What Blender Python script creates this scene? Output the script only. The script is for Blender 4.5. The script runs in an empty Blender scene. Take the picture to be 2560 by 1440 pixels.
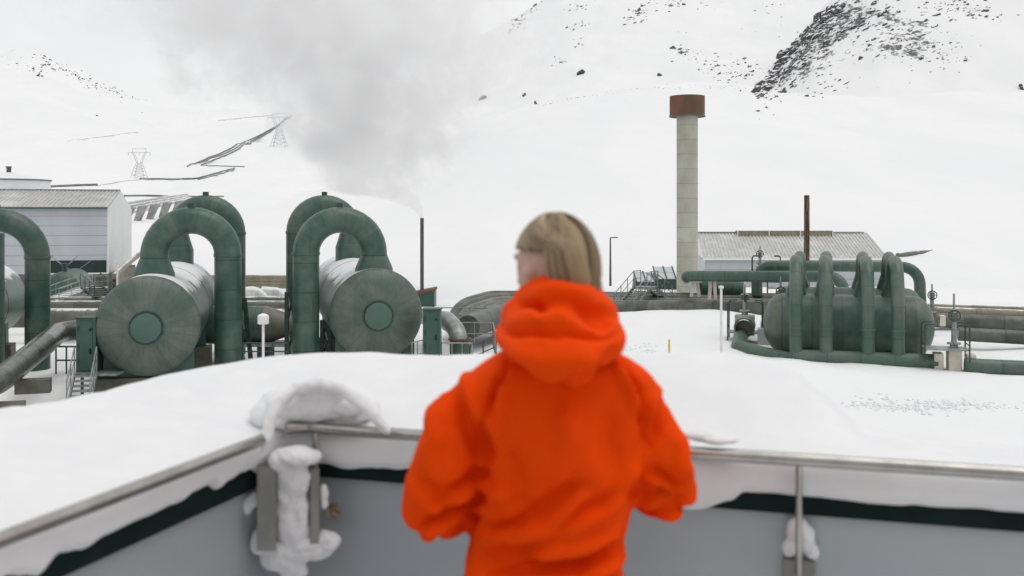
import bpy, bmesh, math, random
import numpy as np
from mathutils import Vector, Matrix
random.seed(7); RNG = np.random.default_rng(7)
F, HOR, ZC = 2489.0, 540.0, 6.8
PI = math.pi
scene = bpy.context.scene
COL = scene.collection
def P(px, py, Y): return Vector(((px-1280)/F*Y, Y, ZC+(HOR-py)/F*Y))
def S(px, Y): return px*Y/F

# ------------------------------------------------------------------ mesh builder
class MB:
    def __init__(s): s.v=[]; s.f=[]; s.uv=[]
    def grid(s, rings, uvs, closed=True, cap0=False, cap1=False):
        base=len(s.v); n=len(rings[0])
        for r in rings: s.v.extend([tuple(p) for p in r])
        m = n if closed else n-1
        for i in range(len(rings)-1):
            for j in range(m):
                k=(j+1)%n
                s.f.append((base+i*n+j, base+i*n+k, base+(i+1)*n+k, base+(i+1)*n+j))
                u0=j/n; u1=(j+1)/n
                s.uv.append(((u0,uvs[i]),(u1,uvs[i]),(u1,uvs[i+1]),(u0,uvs[i+1])))
        if cap0:
            s.f.append(tuple(base+j for j in range(n))[::-1]); s.uv.append(((0.5,uvs[0]+.4),)*n)
        if cap1:
            o=base+(len(rings)-1)*n
            s.f.append(tuple(o+j for j in range(n))); s.uv.append(((0.5,uvs[-1]+.4),)*n)
        return s
    def tube(s, pts, r, seg=16, cap=True, vs=None, squash=None):
        pts=[Vector(p) for p in pts]; n=len(pts)
        rad = r if isinstance(r,(list,tuple)) else [r]*n
        T=[]
        for i in range(n):
            a=pts[max(0,i-1)]; b=pts[min(n-1,i+1)]
            t=(b-a); T.append(t.normalized() if t.length>1e-9 else Vector((0,0,1)))
        up=Vector((0,0,1)) if abs(T[0].z)<.9 else Vector((0,-1,0))
        x=up.cross(T[0]).normalized()
        rings=[]; uv=[]; L=0
        for i in range(n):
            if i: L+=(pts[i]-pts[i-1]).length
            x=(x-T[i]*x.dot(T[i])).normalized(); y=T[i].cross(x)
            rings.append([pts[i]+(x*math.cos(2*PI*j/seg)+y*math.sin(2*PI*j/seg))*rad[i] for j in range(seg)])
            uv.append(vs[i] if vs else L)
        return s.grid(rings,uv,True,cap,cap)
    def lathe(s, prof, o, ax, seg=40, cap0=False, cap1=False):
        o=Vector(o); ax=Vector(ax).normalized()
        up=Vector((0,0,1)) if abs(ax.z)<.9 else Vector((0,-1,0))
        x=up.cross(ax).normalized(); y=ax.cross(x)
        rings=[];uv=[];L=0;pp=None
        for h,r in prof:
            if pp: L+=math.hypot(h-pp[0],r-pp[1])
            pp=(h,r); uv.append(L)
            rings.append([o+ax*h+(x*math.cos(2*PI*j/seg)+y*math.sin(2*PI*j/seg))*r for j in range(seg)])
        return s.grid(rings,uv,True,cap0,cap1)
    def hexa(s, c):
        b=len(s.v); s.v.extend([tuple(p) for p in c])
        for q in ((0,3,2,1),(4,5,6,7),(0,1,5,4),(1,2,6,5),(2,3,7,6),(3,0,4,7)):
            s.f.append(tuple(b+i for i in q)); s.uv.append(((0,0),(1,0),(1,1),(0,1)))
        return s
    def box(s, o, ex, ey, ez):
        """box from corner o along three edge vectors"""
        o,ex,ey,ez=Vector(o),Vector(ex),Vector(ey),Vector(ez)
        return s.hexa([o,o+ex,o+ex+ey,o+ey,o+ez,o+ex+ez,o+ex+ey+ez,o+ey+ez])
    def cbox(s, c, sx, sy, sz, rot=0):
        M=Matrix.Rotation(rot,3,'Z'); ex=M@Vector((sx,0,0)); ey=M@Vector((0,sy,0)); ez=Vector((0,0,sz))
        return s.box(Vector(c)-ex/2-ey/2-ez/2,ex,ey,ez)
    def beam(s, a, b, w, h=None):
        a,b=Vector(a),Vector(b); h=h or w; t=(b-a); up=Vector((0,0,1)) if abs(t.normalized().z)<.95 else Vector((1,0,0))
        x=t.cross(up).normalized(); y=x.cross(t).normalized()
        return s.box(a-x*w/2-y*h/2, x*w, t, y*h)
    def ell(s, c, rx, ry, rz, seg=20, rings=12, M=None):
        c=Vector(c); R=[]
        for i in range(rings+1):
            th=PI*i/rings; th=min(max(th,.02),PI-.02)
            ring=[]
            for j in range(seg):
                ph=-2*PI*j/seg
                p=Vector((rx*math.sin(th)*math.cos(ph),ry*math.sin(th)*math.sin(ph),rz*math.cos(th)))
                if M: p=M@p
                ring.append(c+p)
            R.append(ring)
        return s.grid(R,[i/rings for i in range(rings+1)],True,True,True)
    def mesh(s, name):
        me=bpy.data.meshes.new(name); me.from_pydata(s.v,[],s.f)
        uvl=me.uv_layers.new(name='UVMap')
        flat=[c for f in s.uv for p in f for c in p]
        if len(flat)==2*len(me.loops): uvl.data.foreach_set('uv',flat)
        return me
    def build(s, name, mat, parent=None, smooth=True, bevel=0):
        me=s.mesh(name)
        bm=bmesh.new(); bm.from_mesh(me); bmesh.ops.recalc_face_normals(bm,faces=bm.faces); bm.to_mesh(me); bm.free()
        if smooth:
            me.shade_smooth(); 
            me.set_sharp_from_angle(angle=math.radians(38))
        if mat: me.materials.append(mat)
        o=bpy.data.objects.new(name,me); COL.objects.link(o)
        if parent: o.parent=parent; o.matrix_parent_inverse=parent_inv(parent)
        if bevel:
            m=o.modifiers.new('bevel','BEVEL'); m.width=bevel; m.segments=2; m.limit_method='ANGLE'
        return o
def parent_inv(p):
    if p.type=="MESH": return Matrix.Identity(4)
    M=Matrix.Translation(p.location)
    q=p.parent
    while q: M=Matrix.Translation(q.location)@M; q=q.parent
    return M.inverted()
def thing(name,label,cat,loc,group=None):
    o=bpy.data.objects.new(name,None); COL.objects.link(o); o.location=Vector(loc); o.empty_display_size=.2
    return tag(o,label,cat,group)
def tag(o,label=None,cat=None,group=None,kind=None):
    if label: o['label']=label
    if cat: o['category']=cat
    if group: o['group']=group
    if kind: o['kind']=kind
    return o
def fillet(pts, rad, n=8, miter=2.6):
    """polyline with rounded corners; returns points and uv lengths (seams closer together on the bends)"""
    pts=[Vector(p) for p in pts]; out=[pts[0]]; kind=[0]
    for i in range(1,len(pts)-1):
        a,b,c=pts[i-1],pts[i],pts[i+1]
        d1=(a-b).normalized(); d2=(c-b).normalized(); ang=d1.angle(d2)
        if ang>PI-.03: out.append(b); kind.append(0); continue
        t=min(rad/math.tan(ang/2),(a-b).length*.49,(c-b).length*.49); r=t*math.tan(ang/2)
        cen=b+(d1+d2).normalized()*(r/math.sin(ang/2))
        s,e=b+d1*t,b+d2*t; v1=(s-cen).normalized(); v2=(e-cen).normalized(); A=v1.angle(v2)
        for k in range(n+1):
            w=k/n; p=(v1*math.sin((1-w)*A)+v2*math.sin(w*A))/math.sin(A)
            out.append(cen+p*r); kind.append(1 if k else 0)
    out.append(pts[-1]); kind.append(0)
    vs=[0]
    for i in range(1,len(out)): vs.append(vs[-1]+(out[i]-out[i-1]).length*(miter if kind[i] else 1))
    return out,vs

# ------------------------------------------------------------------ numpy noise
def _h(ix,iy,seed):
    n=(ix.astype(np.int64)*374761393+iy.astype(np.int64)*668265263+seed*1442695041)&0x7fffffff
    n=((n^(n>>13))*1274126177)&0x7fffffff
    return ((n^(n>>16))&0xffff)/65535.0
def vnoise(x,y,seed=0):
    x=np.asarray(x,float); y=np.asarray(y,float)
    ix=np.floor(x); iy=np.floor(y); fx=x-ix; fy=y-iy; fx=fx*fx*(3-2*fx); fy=fy*fy*(3-2*fy)
    a=_h(ix,iy,seed); b=_h(ix+1,iy,seed); c=_h(ix,iy+1,seed); d=_h(ix+1,iy+1,seed)
    return (a*(1-fx)+b*fx)*(1-fy)+(c*(1-fx)+d*fx)*fy-.5
def fbm(x,y,seed=0,oct=4):
    s=0;a=1
    for k in range(oct): s=s+a*vnoise(x*2**k,y*2**k,seed+k); a*=.5
    return s
def sstep(a,b,x): t=np.clip((x-a)/(b-a),0,1); return t*t*(3-2*t)

# ------------------------------------------------------------------ materials
def newmat(name):
    m=bpy.data.materials.new(name); m.use_nodes=True; nt=m.node_tree
    return m,nt,nt.nodes['Principled BSDF']
def nd(nt,t,**k):
    n=nt.nodes.new(t)
    for a,b in k.items(): setattr(n,a,b)
    return n
def math_(nt,op,a,b=None,c=None,clamp=False):
    n=nd(nt,'ShaderNodeMath',operation=op); n.use_clamp=clamp
    for i,v in enumerate((a,b,c)):
        if v is None: continue
        if isinstance(v,(int,float)): n.inputs[i].default_value=v
        else: nt.links.new(v,n.inputs[i])
    return n.outputs[0]
def mix_(nt,fac,a,b,bt='MIX'):
    n=nd(nt,'ShaderNodeMix',data_type='RGBA',blend_type=bt)
    for s,v in ((0,fac),(6,a),(7,b)):
        if isinstance(v,(int,float)): n.inputs[s].default_value=v
        elif isinstance(v,(tuple,list)): n.inputs[s].default_value=(*v,1)[:4]
        else: nt.links.new(v,n.inputs[s])
    return n.outputs[2]
def noise_(nt,vec,scale,detail=4,rough=.55,mapscale=None):
    if mapscale:
        mp=nd(nt,'ShaderNodeMapping'); mp.inputs['Scale'].default_value=mapscale; nt.links.new(vec,mp.inputs[0]); vec=mp.outputs[0]
    n=nd(nt,'ShaderNodeTexNoise'); n.inputs['Scale'].default_value=scale; n.inputs['Detail'].default_value=detail; n.inputs['Roughness'].default_value=rough
    nt.links.new(vec,n.inputs['Vector']); return n.outputs['Fac']
def ramp_(nt,fac,a,b):
    n=nd(nt,'ShaderNodeMapRange'); n.interpolation_type='SMOOTHSTEP'
    n.inputs[1].default_value=a; n.inputs[2].default_value=b; nt.links.new(fac,n.inputs[0]); return n.outputs[0]
def objco(nt): return nd(nt,'ShaderNodeTexCoord').outputs['Object']
def bump_(nt,h,strength,dist,bsdf):
    b=nd(nt,'ShaderNodeBump'); b.inputs['Strength'].default_value=strength; b.inputs['Distance'].default_value=dist
    nt.links.new(h,b.inputs['Height']); nt.links.new(b.outputs[0],bsdf.inputs['Normal'])
def plain(name,c1,c2,scale=3,rough=.6,metal=0,bump=.0,bdist=.01,mapscale=None,spec=.5,lo=.35,hi=.65):
    m,nt,b=newmat(name); co=objco(nt)
    n=noise_(nt,co,scale,6,.6,mapscale)
    nt.links.new(mix_(nt,ramp_(nt,n,lo,hi),c1,c2),b.inputs['Base Color'])
    b.inputs['Roughness'].default_value=rough; b.inputs['Metallic'].default_value=metal; b.inputs['Specular IOR Level'].default_value=spec
    if bump: bump_(nt,noise_(nt,co,scale*3,5,.6,mapscale),bump,bdist,b)
    return m
def cladding(name,c1,c2,spacing=1.1,rough=.45,head=0,frost=0,line=.55,metal=0.0,tint=.22):
    """sheet-metal cladding: UV v runs in metres along the pipe, seams every spacing; head>0: radial seams"""
    m,nt,b=newmat(name); uv=nd(nt,'ShaderNodeUVMap').outputs[0]; sp=nd(nt,'ShaderNodeSeparateXYZ'); nt.links.new(uv,sp.inputs[0])
    co=objco(nt)
    src = math_(nt,'MULTIPLY',sp.outputs[0],float(head)) if head else math_(nt,'DIVIDE',sp.outputs[1],float(spacing))
    fr=math_(nt,'FRACT',src); fl=math_(nt,'FLOOR',src)
    wn=nd(nt,'ShaderNodeTexWhiteNoise',noise_dimensions='1D'); nt.links.new(fl,wn.inputs['W'])
    ln=math_(nt,'LESS_THAN',fr,.035 if head else .035/spacing*1.2)
    dust=noise_(nt,co,.9,6,.62)
    base=mix_(nt,ramp_(nt,dust,.36,.68),c1,c2)
    streak=noise_(nt,co,2.0,4,.6,(3,3,.35))
    base=mix_(nt,math_(nt,'MULTIPLY',ramp_(nt,streak,.45,.75),.35),base,tuple(x*.62 for x in c1))
    val=math_(nt,'MULTIPLY_ADD',wn.outputs['Value'],tint,1-tint/2)
    cc=nd(nt,'ShaderNodeCombineColor'); [nt.links.new(val,cc.inputs[i]) for i in range(3)]
    base=mix_(nt,1.0,base,cc.outputs[0],'MULTIPLY')
    base=mix_(nt,math_(nt,'MULTIPLY',ln,line),base,tuple(x*.3 for x in c1))
    rgh=math_(nt,'MULTIPLY_ADD',dust,.3,rough-.15)
    if frost:
        g=nd(nt,'ShaderNodeNewGeometry'); sn=nd(nt,'ShaderNodeSeparateXYZ'); nt.links.new(g.outputs['Normal'],sn.inputs[0])
        fn=noise_(nt,co,2.2,5,.6)
        v=math_(nt,'ADD',sn.outputs[2],math_(nt,'MULTIPLY',math_(nt,'SUBTRACT',fn,.5),.5))
        v=math_(nt,'ADD',v,math_(nt,'MULTIPLY',wn.outputs['Value'],.15))
        fm=math_(nt,'MULTIPLY',ramp_(nt,v,frost,frost+.13),.9)
        base=mix_(nt,fm,base,(.74,.75,.76)); rgh=math_(nt,'MAXIMUM',rgh,math_(nt,'MULTIPLY',fm,.85))
    nt.links.new(base,b.inputs['Base Color']); nt.links.new(rgh,b.inputs['Roughness'])
    b.inputs['Metallic'].default_value=metal; b.inputs['Specular IOR Level'].default_value=.42
    bump_(nt,math_(nt,'SUBTRACT',math_(nt,'MULTIPLY',noise_(nt,co,1.6,3),.6),ln),.25,.02,b)
    return m
def snowmat(name,scale=1.0,bdist=.03,strength=.5,cols=((.76,.765,.775),(.80,.80,.80))):
    m,nt,b=newmat(name); co=objco(nt)
    n=noise_(nt,co,scale,8,.6); f=noise_(nt,co,scale*9,6,.65)
    nt.links.new(mix_(nt,ramp_(nt,n,.35,.7),*cols),b.inputs['Base Color'])
    b.inputs['Roughness'].default_value=.85; b.inputs['Specular IOR Level'].default_value=.15
    bump_(nt,math_(nt,'ADD',n,math_(nt,'MULTIPLY',f,.3)),strength,bdist,b)
    return m
GREEN1,GREEN2=(.034,.079,.062),(.088,.128,.106)
M={}
M['green']=cladding('green_cladding',GREEN1,GREEN2,1.15,rough=.38,tint=.16)
M['green_tank']=cladding('green_tank_cladding',GREEN1,(.07,.11,.09),.8,frost=.66,line=.5,rough=.36)
M['green_head']=cladding('green_head_cladding',(.066,.102,.083),(.118,.140,.115),head=30,rough=.45,line=.62,tint=.2)
M['green_cap']=plain('green_cap_paint',(.054,.112,.088),(.062,.122,.096),2,.45)
M['green_dark']=plain('dark_green_paint',(.012,.045,.035),(.02,.06,.046),2,.5,mapscale=(1,1,.4))
M['green_steel']=plain('green_cabinet_paint',(.027,.074,.057),(.036,.088,.069),1.5,.42)
M['olive']=cladding('olive_pipe_cladding',(.10,.11,.085),(.17,.165,.13),1.6,.45,frost=.9)
M['silver']=cladding('silver_pipe_cladding',(.115,.122,.104),(.21,.215,.185),.75,.28,metal=.6,line=.6)
M['greypipe']=cladding('grey_pipe_cladding',(.075,.085,.075),(.14,.145,.125),1.8,.5,frost=.86,tint=.6)
M['greybare']=cladding('bare_grey_pipe_cladding',(.06,.066,.058),(.135,.138,.115),1.8,.42,tint=.5)
M['olivebare']=cladding('bare_olive_pipe_cladding',(.11,.115,.085),(.18,.175,.13),1.8,.42,tint=.3)
M['greysupport']=plain('grey_support_steel',(.20,.20,.195),(.36,.36,.35),.6,.7)
M['opening']=plain('dark_teal_opening',(.004,.02,.018),(.01,.03,.027),1,.6)
M['ribbed']=cladding('ribbed_grey_cladding',(.24,.25,.235),(.36,.37,.35),.5,.35,metal=.3)
M['tan']=cladding('tan_pipe_cladding',(.19,.175,.12),(.26,.245,.18),2.5,.5,frost=.9)
M['whitepipe']=cladding('snowy_pipe_cladding',(.45,.46,.45),(.62,.62,.61),.8,.5,frost=.45)
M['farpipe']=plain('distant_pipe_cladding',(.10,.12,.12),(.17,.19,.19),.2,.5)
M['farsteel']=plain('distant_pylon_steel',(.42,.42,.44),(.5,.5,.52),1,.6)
M['steel']=plain('galvanised_steel',(.20,.22,.21),(.33,.35,.34),4,.45,.5)
M['dsteel']=plain('dark_green_steel',(.018,.045,.036),(.035,.065,.055),4,.45,.1)
M['stainless']=plain('stainless_rail',(.36,.345,.32),(.46,.44,.41),9,.2,.95,mapscale=(1,1,1))
M['plate']=plain('grey_bracket_steel',(.20,.205,.19),(.27,.27,.25),7,.5,.3)
M['bolt']=plain('brass_bolt_steel',(.20,.16,.10),(.34,.28,.2),30,.35,.7)
M['concrete']=plain('concrete',(.20,.195,.165),(.30,.29,.25),1.2,.85,bump=.3)
M['dconcrete']=plain('dark_concrete',(.085,.08,.065),(.15,.145,.12),1.1,.85,bump=.3)
M['rust']=plain('rusty_steel',(.17,.072,.046),(.085,.062,.038),1.1,.8,bump=.3,mapscale=(1,1,.5),lo=.3,hi=.7)
M['wood']=plain('weathered_brown_pole',(.03,.02,.013),(.17,.11,.065),2.6,.8,mapscale=(3,3,.3),bump=.4,lo=.42,hi=.58)
M['darkpole']=plain('sooty_stack_steel',(.06,.05,.048),(.11,.095,.09),3,.6,mapscale=(3,3,.3))
M['whitepaint']=plain('white_paint',(.66,.66,.65),(.74,.74,.73),3,.5)
M['yellow']=plain('yellow_paint',(.62,.44,.02),(.7,.5,.04),3,.5)
M['beige']=plain('beige_insulation',(.55,.50,.42),(.66,.62,.54),2.5,.7,bump=.2)
M['greycloth']=plain('grey_valve_cover',(.33,.34,.32),(.42,.43,.41),3,.75,bump=.3)
M['panel']=plain('grey_metal_panel',(.36,.395,.42),(.39,.425,.445),1.3,.40,.1)
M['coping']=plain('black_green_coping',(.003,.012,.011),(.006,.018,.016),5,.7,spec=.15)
M['snow']=snowmat('fallen_snow',1.4,.02,.35)
M['snowbank']=snowmat('ledge_snow',5,.006,.5,((.725,.73,.745),(.765,.765,.768)))
M['whitewall']=plain('white_cladding',(.70,.71,.71),(.76,.76,.76),.4,.6)
# siding with horizontal joints
def siding(name,c,pitch,off):
    m,nt,b=newmat(name); co=objco(nt); sp=nd(nt,'ShaderNodeSeparateXYZ'); nt.links.new(co,sp.inputs[0])
    z=math_(nt,'DIVIDE',math_(nt,'ADD',sp.outputs[2],off),pitch); fr=math_(nt,'FRACT',z)
    ln=math_(nt,'LESS_THAN',fr,.055)
    n=noise_(nt,co,.7,5,.6,(1,1,.3))
    base=mix_(nt,ramp_(nt,n,.35,.7),c,tuple(x*.9 for x in c)); base=mix_(nt,math_(nt,'MULTIPLY',ln,.6),base,(.12,.14,.15))
    nt.links.new(base,b.inputs['Base Color']); b.inputs['Roughness'].default_value=.5; bump_(nt,math_(nt,'SUBTRACT',1.0,ln),.4,.03,b)
    return m
M['siding']=siding('blue_grey_siding',(.50,.53,.57),.78,.25)
M['siding_light']=siding('pale_siding',(.47,.51,.53),.9,.2)
def roofmat():
    m,nt,b=newmat('corrugated_roof_metal'); co=objco(nt)
    n=noise_(nt,co,.35,5,.62); n2=noise_(nt,co,2.5,4,.6,(1,.25,1))
    base=mix_(nt,ramp_(nt,n2,.3,.7),(.40,.40,.38),(.52,.52,.50)); base=mix_(nt,math_(nt,'MULTIPLY',ramp_(nt,n,.5,.7),.5),base,(.76,.76,.76))
    nt.links.new(base,b.inputs['Base Color']); b.inputs['Roughness'].default_value=.5; return m
M['roof']=roofmat()
def concrete_stack():
    m,nt,b=newmat('stack_concrete'); uv=nd(nt,'ShaderNodeUVMap').outputs[0]; sp=nd(nt,'ShaderNodeSeparateXYZ'); nt.links.new(uv,sp.inputs[0]); co=objco(nt)
    s=math_(nt,'DIVIDE',sp.outputs[1],1.17); fr=math_(nt,'FRACT',s); fl=math_(nt,'FLOOR',s)
    wn=nd(nt,'ShaderNodeTexWhiteNoise',noise_dimensions='1D'); nt.links.new(fl,wn.inputs['W'])
    n=noise_(nt,co,.9,6,.65,(1,1,.6)); n2=noise_(nt,co,2.5,5,.65,(2,2,.25))
    base=mix_(nt,ramp_(nt,n,.35,.7),(.35,.35,.28),(.46,.46,.40)); base=mix_(nt,math_(nt,'MULTIPLY',wn.outputs['Value'],.4),base,(.30,.30,.22))
    base=mix_(nt,math_(nt,'MULTIPLY',ramp_(nt,n2,.55,.8),.5),base,(.28,.28,.21))
    ln=math_(nt,'LESS_THAN',fr,.045); base=mix_(nt,math_(nt,'MULTIPLY',ln,.45),base,(.13,.13,.11))
    nt.links.new(base,b.inputs['Base Color']); b.inputs['Roughness'].default_value=.85; bump_(nt,math_(nt,'SUBTRACT',n2,ln),.3,.02,b); return m
M['stack']=concrete_stack()
def rockmat():
    m,nt,b=newmat('dark_lava_rock'); co=objco(nt); g=nd(nt,'ShaderNodeNewGeometry'); sn=nd(nt,'ShaderNodeSeparateXYZ'); nt.links.new(g.outputs['Normal'],sn.inputs[0])
    n=noise_(nt,co,.5,5,.65)
    v=math_(nt,'ADD',sn.outputs[2],math_(nt,'MULTIPLY',math_(nt,'SUBTRACT',n,.5),.9))
    base=mix_(nt,ramp_(nt,n,.3,.7),(.048,.05,.053),(.12,.12,.122)); base=mix_(nt,ramp_(nt,v,.52,.7),base,(.74,.74,.755))
    nt.links.new(base,b.inputs['Base Color']); b.inputs['Roughness'].default_value=.9; return m
M['rock']=rockmat()
def terrainmat():
    m,nt,b=newmat('snowfield'); co=objco(nt); at=nd(nt,'ShaderNodeAttribute',attribute_name='rock').outputs['Fac']
    ridg=noise_(nt,co,.16,9,.68,(1,.6,1.6)); fine=noise_(nt,co,.55,6,.7,(1,.6,1.6))
    v=math_(nt,'ADD',math_(nt,'MULTIPLY',ridg,.6),math_(nt,'MULTIPLY',fine,.4))
    thr=math_(nt,'MULTIPLY_ADD',at,-.25,.715)
    rk=nd(nt,'ShaderNodeMapRange'); nt.links.new(v,rk.inputs[0]); nt.links.new(thr,rk.inputs[1]); nt.links.new(math_(nt,'ADD',thr,.05),rk.inputs[2])
    rk2=math_(nt,'MULTIPLY',rk.outputs[0],math_(nt,'GREATER_THAN',at,.01))
    drift=noise_(nt,co,.03,7,.6,(1,.35,1)); sm=noise_(nt,co,.35,6,.6)
    sn=mix_(nt,ramp_(nt,drift,.35,.68),(.755,.76,.77),(.79,.79,.792))
    col=mix_(nt,rk2,sn,mix_(nt,fine,(.075,.077,.08),(.19,.19,.19)))
    nt.links.new(col,b.inputs['Base Color']); b.inputs['Roughness'].default_value=.9; b.inputs['Specular IOR Level'].default_value=.1
    bump_(nt,math_(nt,'ADD',math_(nt,'MULTIPLY',sm,.25),math_(nt,'MULTIPLY',drift,2.0)),.5,.5,b); return m
M['terrain']=terrainmat()

# ------------------------------------------------------------------ terrain
A_=([-900,600,800,1000,1150,1200,1330,1480,1700,1850,2000,2200,2560,3400],[520,500,470,400,330,300,262,229,211,213,232,246,236,220])
B_=([1700,1840,1880,1920,1960,2000,2050,2090,2200,2400,2560,3400],[420,300,228,188,132,88,36,2,-90,-165,-190,-260])
C_=([-900,600,700,840,930,1000,1100,1200,1270,1340,1400,1600,2560,3400],[420,330,295,262,228,195,142,96,62,16,-22,-90,-210,-300])
D_=([-900,-200,0,45,100,200,300,370,450,525,600,700,900,1200,3400],[100,104,118,124,140,186,226,250,261,268,272,282,340,420,420])
_g=np.arange(-1200,3800,4.0)
def smooth_tab(t,sg):
    y=np.interp(_g,*t); k=np.exp(-.5*(np.arange(-60,61)*4/sg)**2); k/=k.sum()
    return (_g,np.convolve(np.pad(y,60,'edge'),k,'valid'))
A_,B_s,C_,D_=smooth_tab(A_,45),smooth_tab(B_,9),smooth_tab(C_,30),smooth_tab(D_,26)
def crest(px,tab,Yc): return ZC+(HOR-np.interp(px,*tab))/F*Yc
def layer(px,D,tab,Y0,Yc,pw,back=.5):
    zc=crest(px,tab,Yc); t=np.clip((D-Y0)/(Yc-Y0),0,1)
    z=zc*t**pw
    return np.where(D>Yc, zc*(1-back*sstep(Yc,Yc*1.7,D)), z)
def terrain_z(x,y):
    x=np.asarray(x,float); y=np.asarray(y,float)
    r=np.hypot(x,y); a=np.clip(np.arctan2(x,y),-.75,.75); px=1280+F*np.tan(a); D=r*np.cos(a)
    rt=sstep(1900,2060,px); A=layer(px,D,A_,105,330,1.15,.25*(1-rt)); px=px+fbm(x/45,y/45,77,3)*14*sstep(120,300,D); B=layer(px,D,B_s,335-60*rt,480,.9+.35*rt,.35)-np.where(px<1700,60,0)
    Cc=layer(px,D,C_,250,760,1.25); Dd=layer(px,D,D_,140,900,1.35)
    Z=np.stack([A,B,Cc,Dd,np.zeros_like(A)])
    big=np.max(Z,0)
    big=big+ sstep(130,420,D)*(fbm(x/90,y/90,3,5)*7+fbm(x/30+y/80,y/60,8,3)*2.0+fbm(x/14,y/14,9,4)*1.2) + sstep(60,140,D)*fbm(x/40,y/40,5,3)*.8
    # shelf of deep snow round the right-hand vessels, with a drift in front of the pipes
    sh=sstep(-3.0,1.5,x-.02*y)*(1-sstep(62,100,D))*1.25
    sh=sh+.75*np.exp(-((x-8.5)/5.5)**2-((y-50.0)/5)**2)+.55*np.exp(-((x-9)/3)**2-((y-34.5)/3)**2)+.12*np.exp(-((x-17)/4)**2-((y-32.5)/2.5)**2)
    nz=fbm(x/6,y/6,21,4)*.35*(1-.5*sstep(80,200,D))+fbm(x/1.1+y/3,y/1.6,27,4)*.07*(1-sstep(60,110,D))
    back=sstep(0,-40,y)
    return np.where(y>-200, big*(1-back*.6),big)+sh+nz
def tz(x,y): return float(terrain_z(np.array([x]),np.array([y]))[0])
def hit(px,py,lo=60,hi=1300):
    d=np.geomspace(lo,hi,1800); x=(px-1280)/F*d; z=ZC+(HOR-py)/F*d
    t=terrain_z(x,d); k=np.argmax(t>=z)
    if not t[k]>=z[k]: k=len(d)-1
    return Vector((float(x[k]),float(d[k]),float(t[k])))
def gauss_mask(px,py):
    """rock cover seen over the hill faces"""
    def g(cx,cy,sx,sy,rot=0):
        dx=px-cx; dy=py-cy; c,s=math.cos(rot),math.sin(rot)
        return np.exp(-((dx*c+dy*s)/sx)**2-((-dx*s+dy*c)/sy)**2)
    m=.95*g(2055,92,200,38,-.75)+.72*g(2230,50,160,60)+.6*g(2040,180,110,50,-.5)+.55*g(2250,130,130,40)+.55*g(1840,185,70,28)+.6*g(2430,20,50,25)+.35*g(2330,110,110,70)
    m=m+.5*g(1300,40,60,20,-.6)+.45*g(1600,30,60,22,-.4)+.45*g(1440,70,40,16)+.35*g(1700,140,40,14)
    m=m+.42*g(130,170,140,20,.5)+.4*g(290,225,80,18,.4)
    return np.clip(m,0,1)
def build_terrain():
    az=np.concatenate([np.linspace(-180,-42,36,endpoint=False),np.linspace(-42,-29,40,endpoint=False),np.linspace(-29,29,560,endpoint=False),np.linspace(29,42,40,endpoint=False),np.linspace(42,180,36,endpoint=False)])
    rr=np.concatenate([[3],np.geomspace(8,26,20,endpoint=False),np.geomspace(26,70,190,endpoint=False),np.geomspace(70,1000,290,endpoint=False),np.geomspace(1000,2600,30)])
    A,R=np.meshgrid(np.radians(az),rr); x=R*np.sin(A); y=R*np.cos(A); z=terrain_z(x,y)
    V=np.stack([x,y,z],-1).reshape(-1,3); n=len(az); m=len(rr)
    i,j=np.meshgrid(np.arange(m-1),np.arange(n),indexing='ij'); k=(j+1)%n
    Fc=np.stack([i*n+j,(i+1)*n+j,(i+1)*n+k,i*n+k],-1).reshape(-1,4)[:,::-1]
    me=bpy.data.meshes.new('snow_ground'); me.vertices.add(len(V)); me.vertices.foreach_set('co',V.ravel().astype(np.float32))
    me.loops.add(Fc.size); me.loops.foreach_set('vertex_index',Fc.ravel().astype(np.int32))
    me.polygons.add(len(Fc)); me.polygons.foreach_set('loop_start',(np.arange(len(Fc))*4).astype(np.int32)); me.polygons.foreach_set('loop_total',np.full(len(Fc),4,np.int32))
    me.update(); me.validate()
    yy=np.maximum(V[:,1],1); px=1280+F*V[:,0]/yy; py=HOR-F*(V[:,2]-ZC)/yy
    mk=gauss_mask(px,py)*(V[:,1]>150)
    # steep rock only: keep it off the front slope
    at=me.attributes.new('rock','FLOAT','POINT'); at.data.foreach_set('value',mk.astype(np.float32))
    me.shade_smooth(); me.materials.append(M['terrain'])
    o=bpy.data.objects.new('snow_ground',me); COL.objects.link(o); o['kind']='structure'
build_terrain()

# ------------------------------------------------------------------ rocks on the hills
def add_rock(mb,c,sx,sy,sz,yaw,tilt):
    Mx=Matrix.Rotation(yaw,3,'Z')@Matrix.Rotation(tilt,3,'Y')
    b=len(mb.v); n=6; rows=((-.75,.7),(-.1,1.0),(.55,.75))
    pts=[]
    for h,rd in rows:
        for j in range(n):
            q=rd*(.65+.6*random.random()); an=2*PI*j/n+random.random()*.5
            p=Mx@Vector((sx*q*math.cos(an),sy*q*math.sin(an),sz*(h+.3*(random.random()-.5)))); pts.append(tuple(c+p))
    pts.append(tuple(c+Mx@Vector((0,0,sz*(.95+.2*random.random())))))
    mb.v.extend(pts)
    for i in range(2):
        for j in range(n):
            k=(j+1)%n; mb.f.append((b+i*n+j,b+i*n+k,b+(i+1)*n+k,b+(i+1)*n+j)); mb.uv.append(((0,0),)*4)
    for j in range(n): mb.f.append((b+2*n+j,b+2*n+(j+1)%n,b+3*n)); mb.uv.append(((0,0),)*3)
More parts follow.
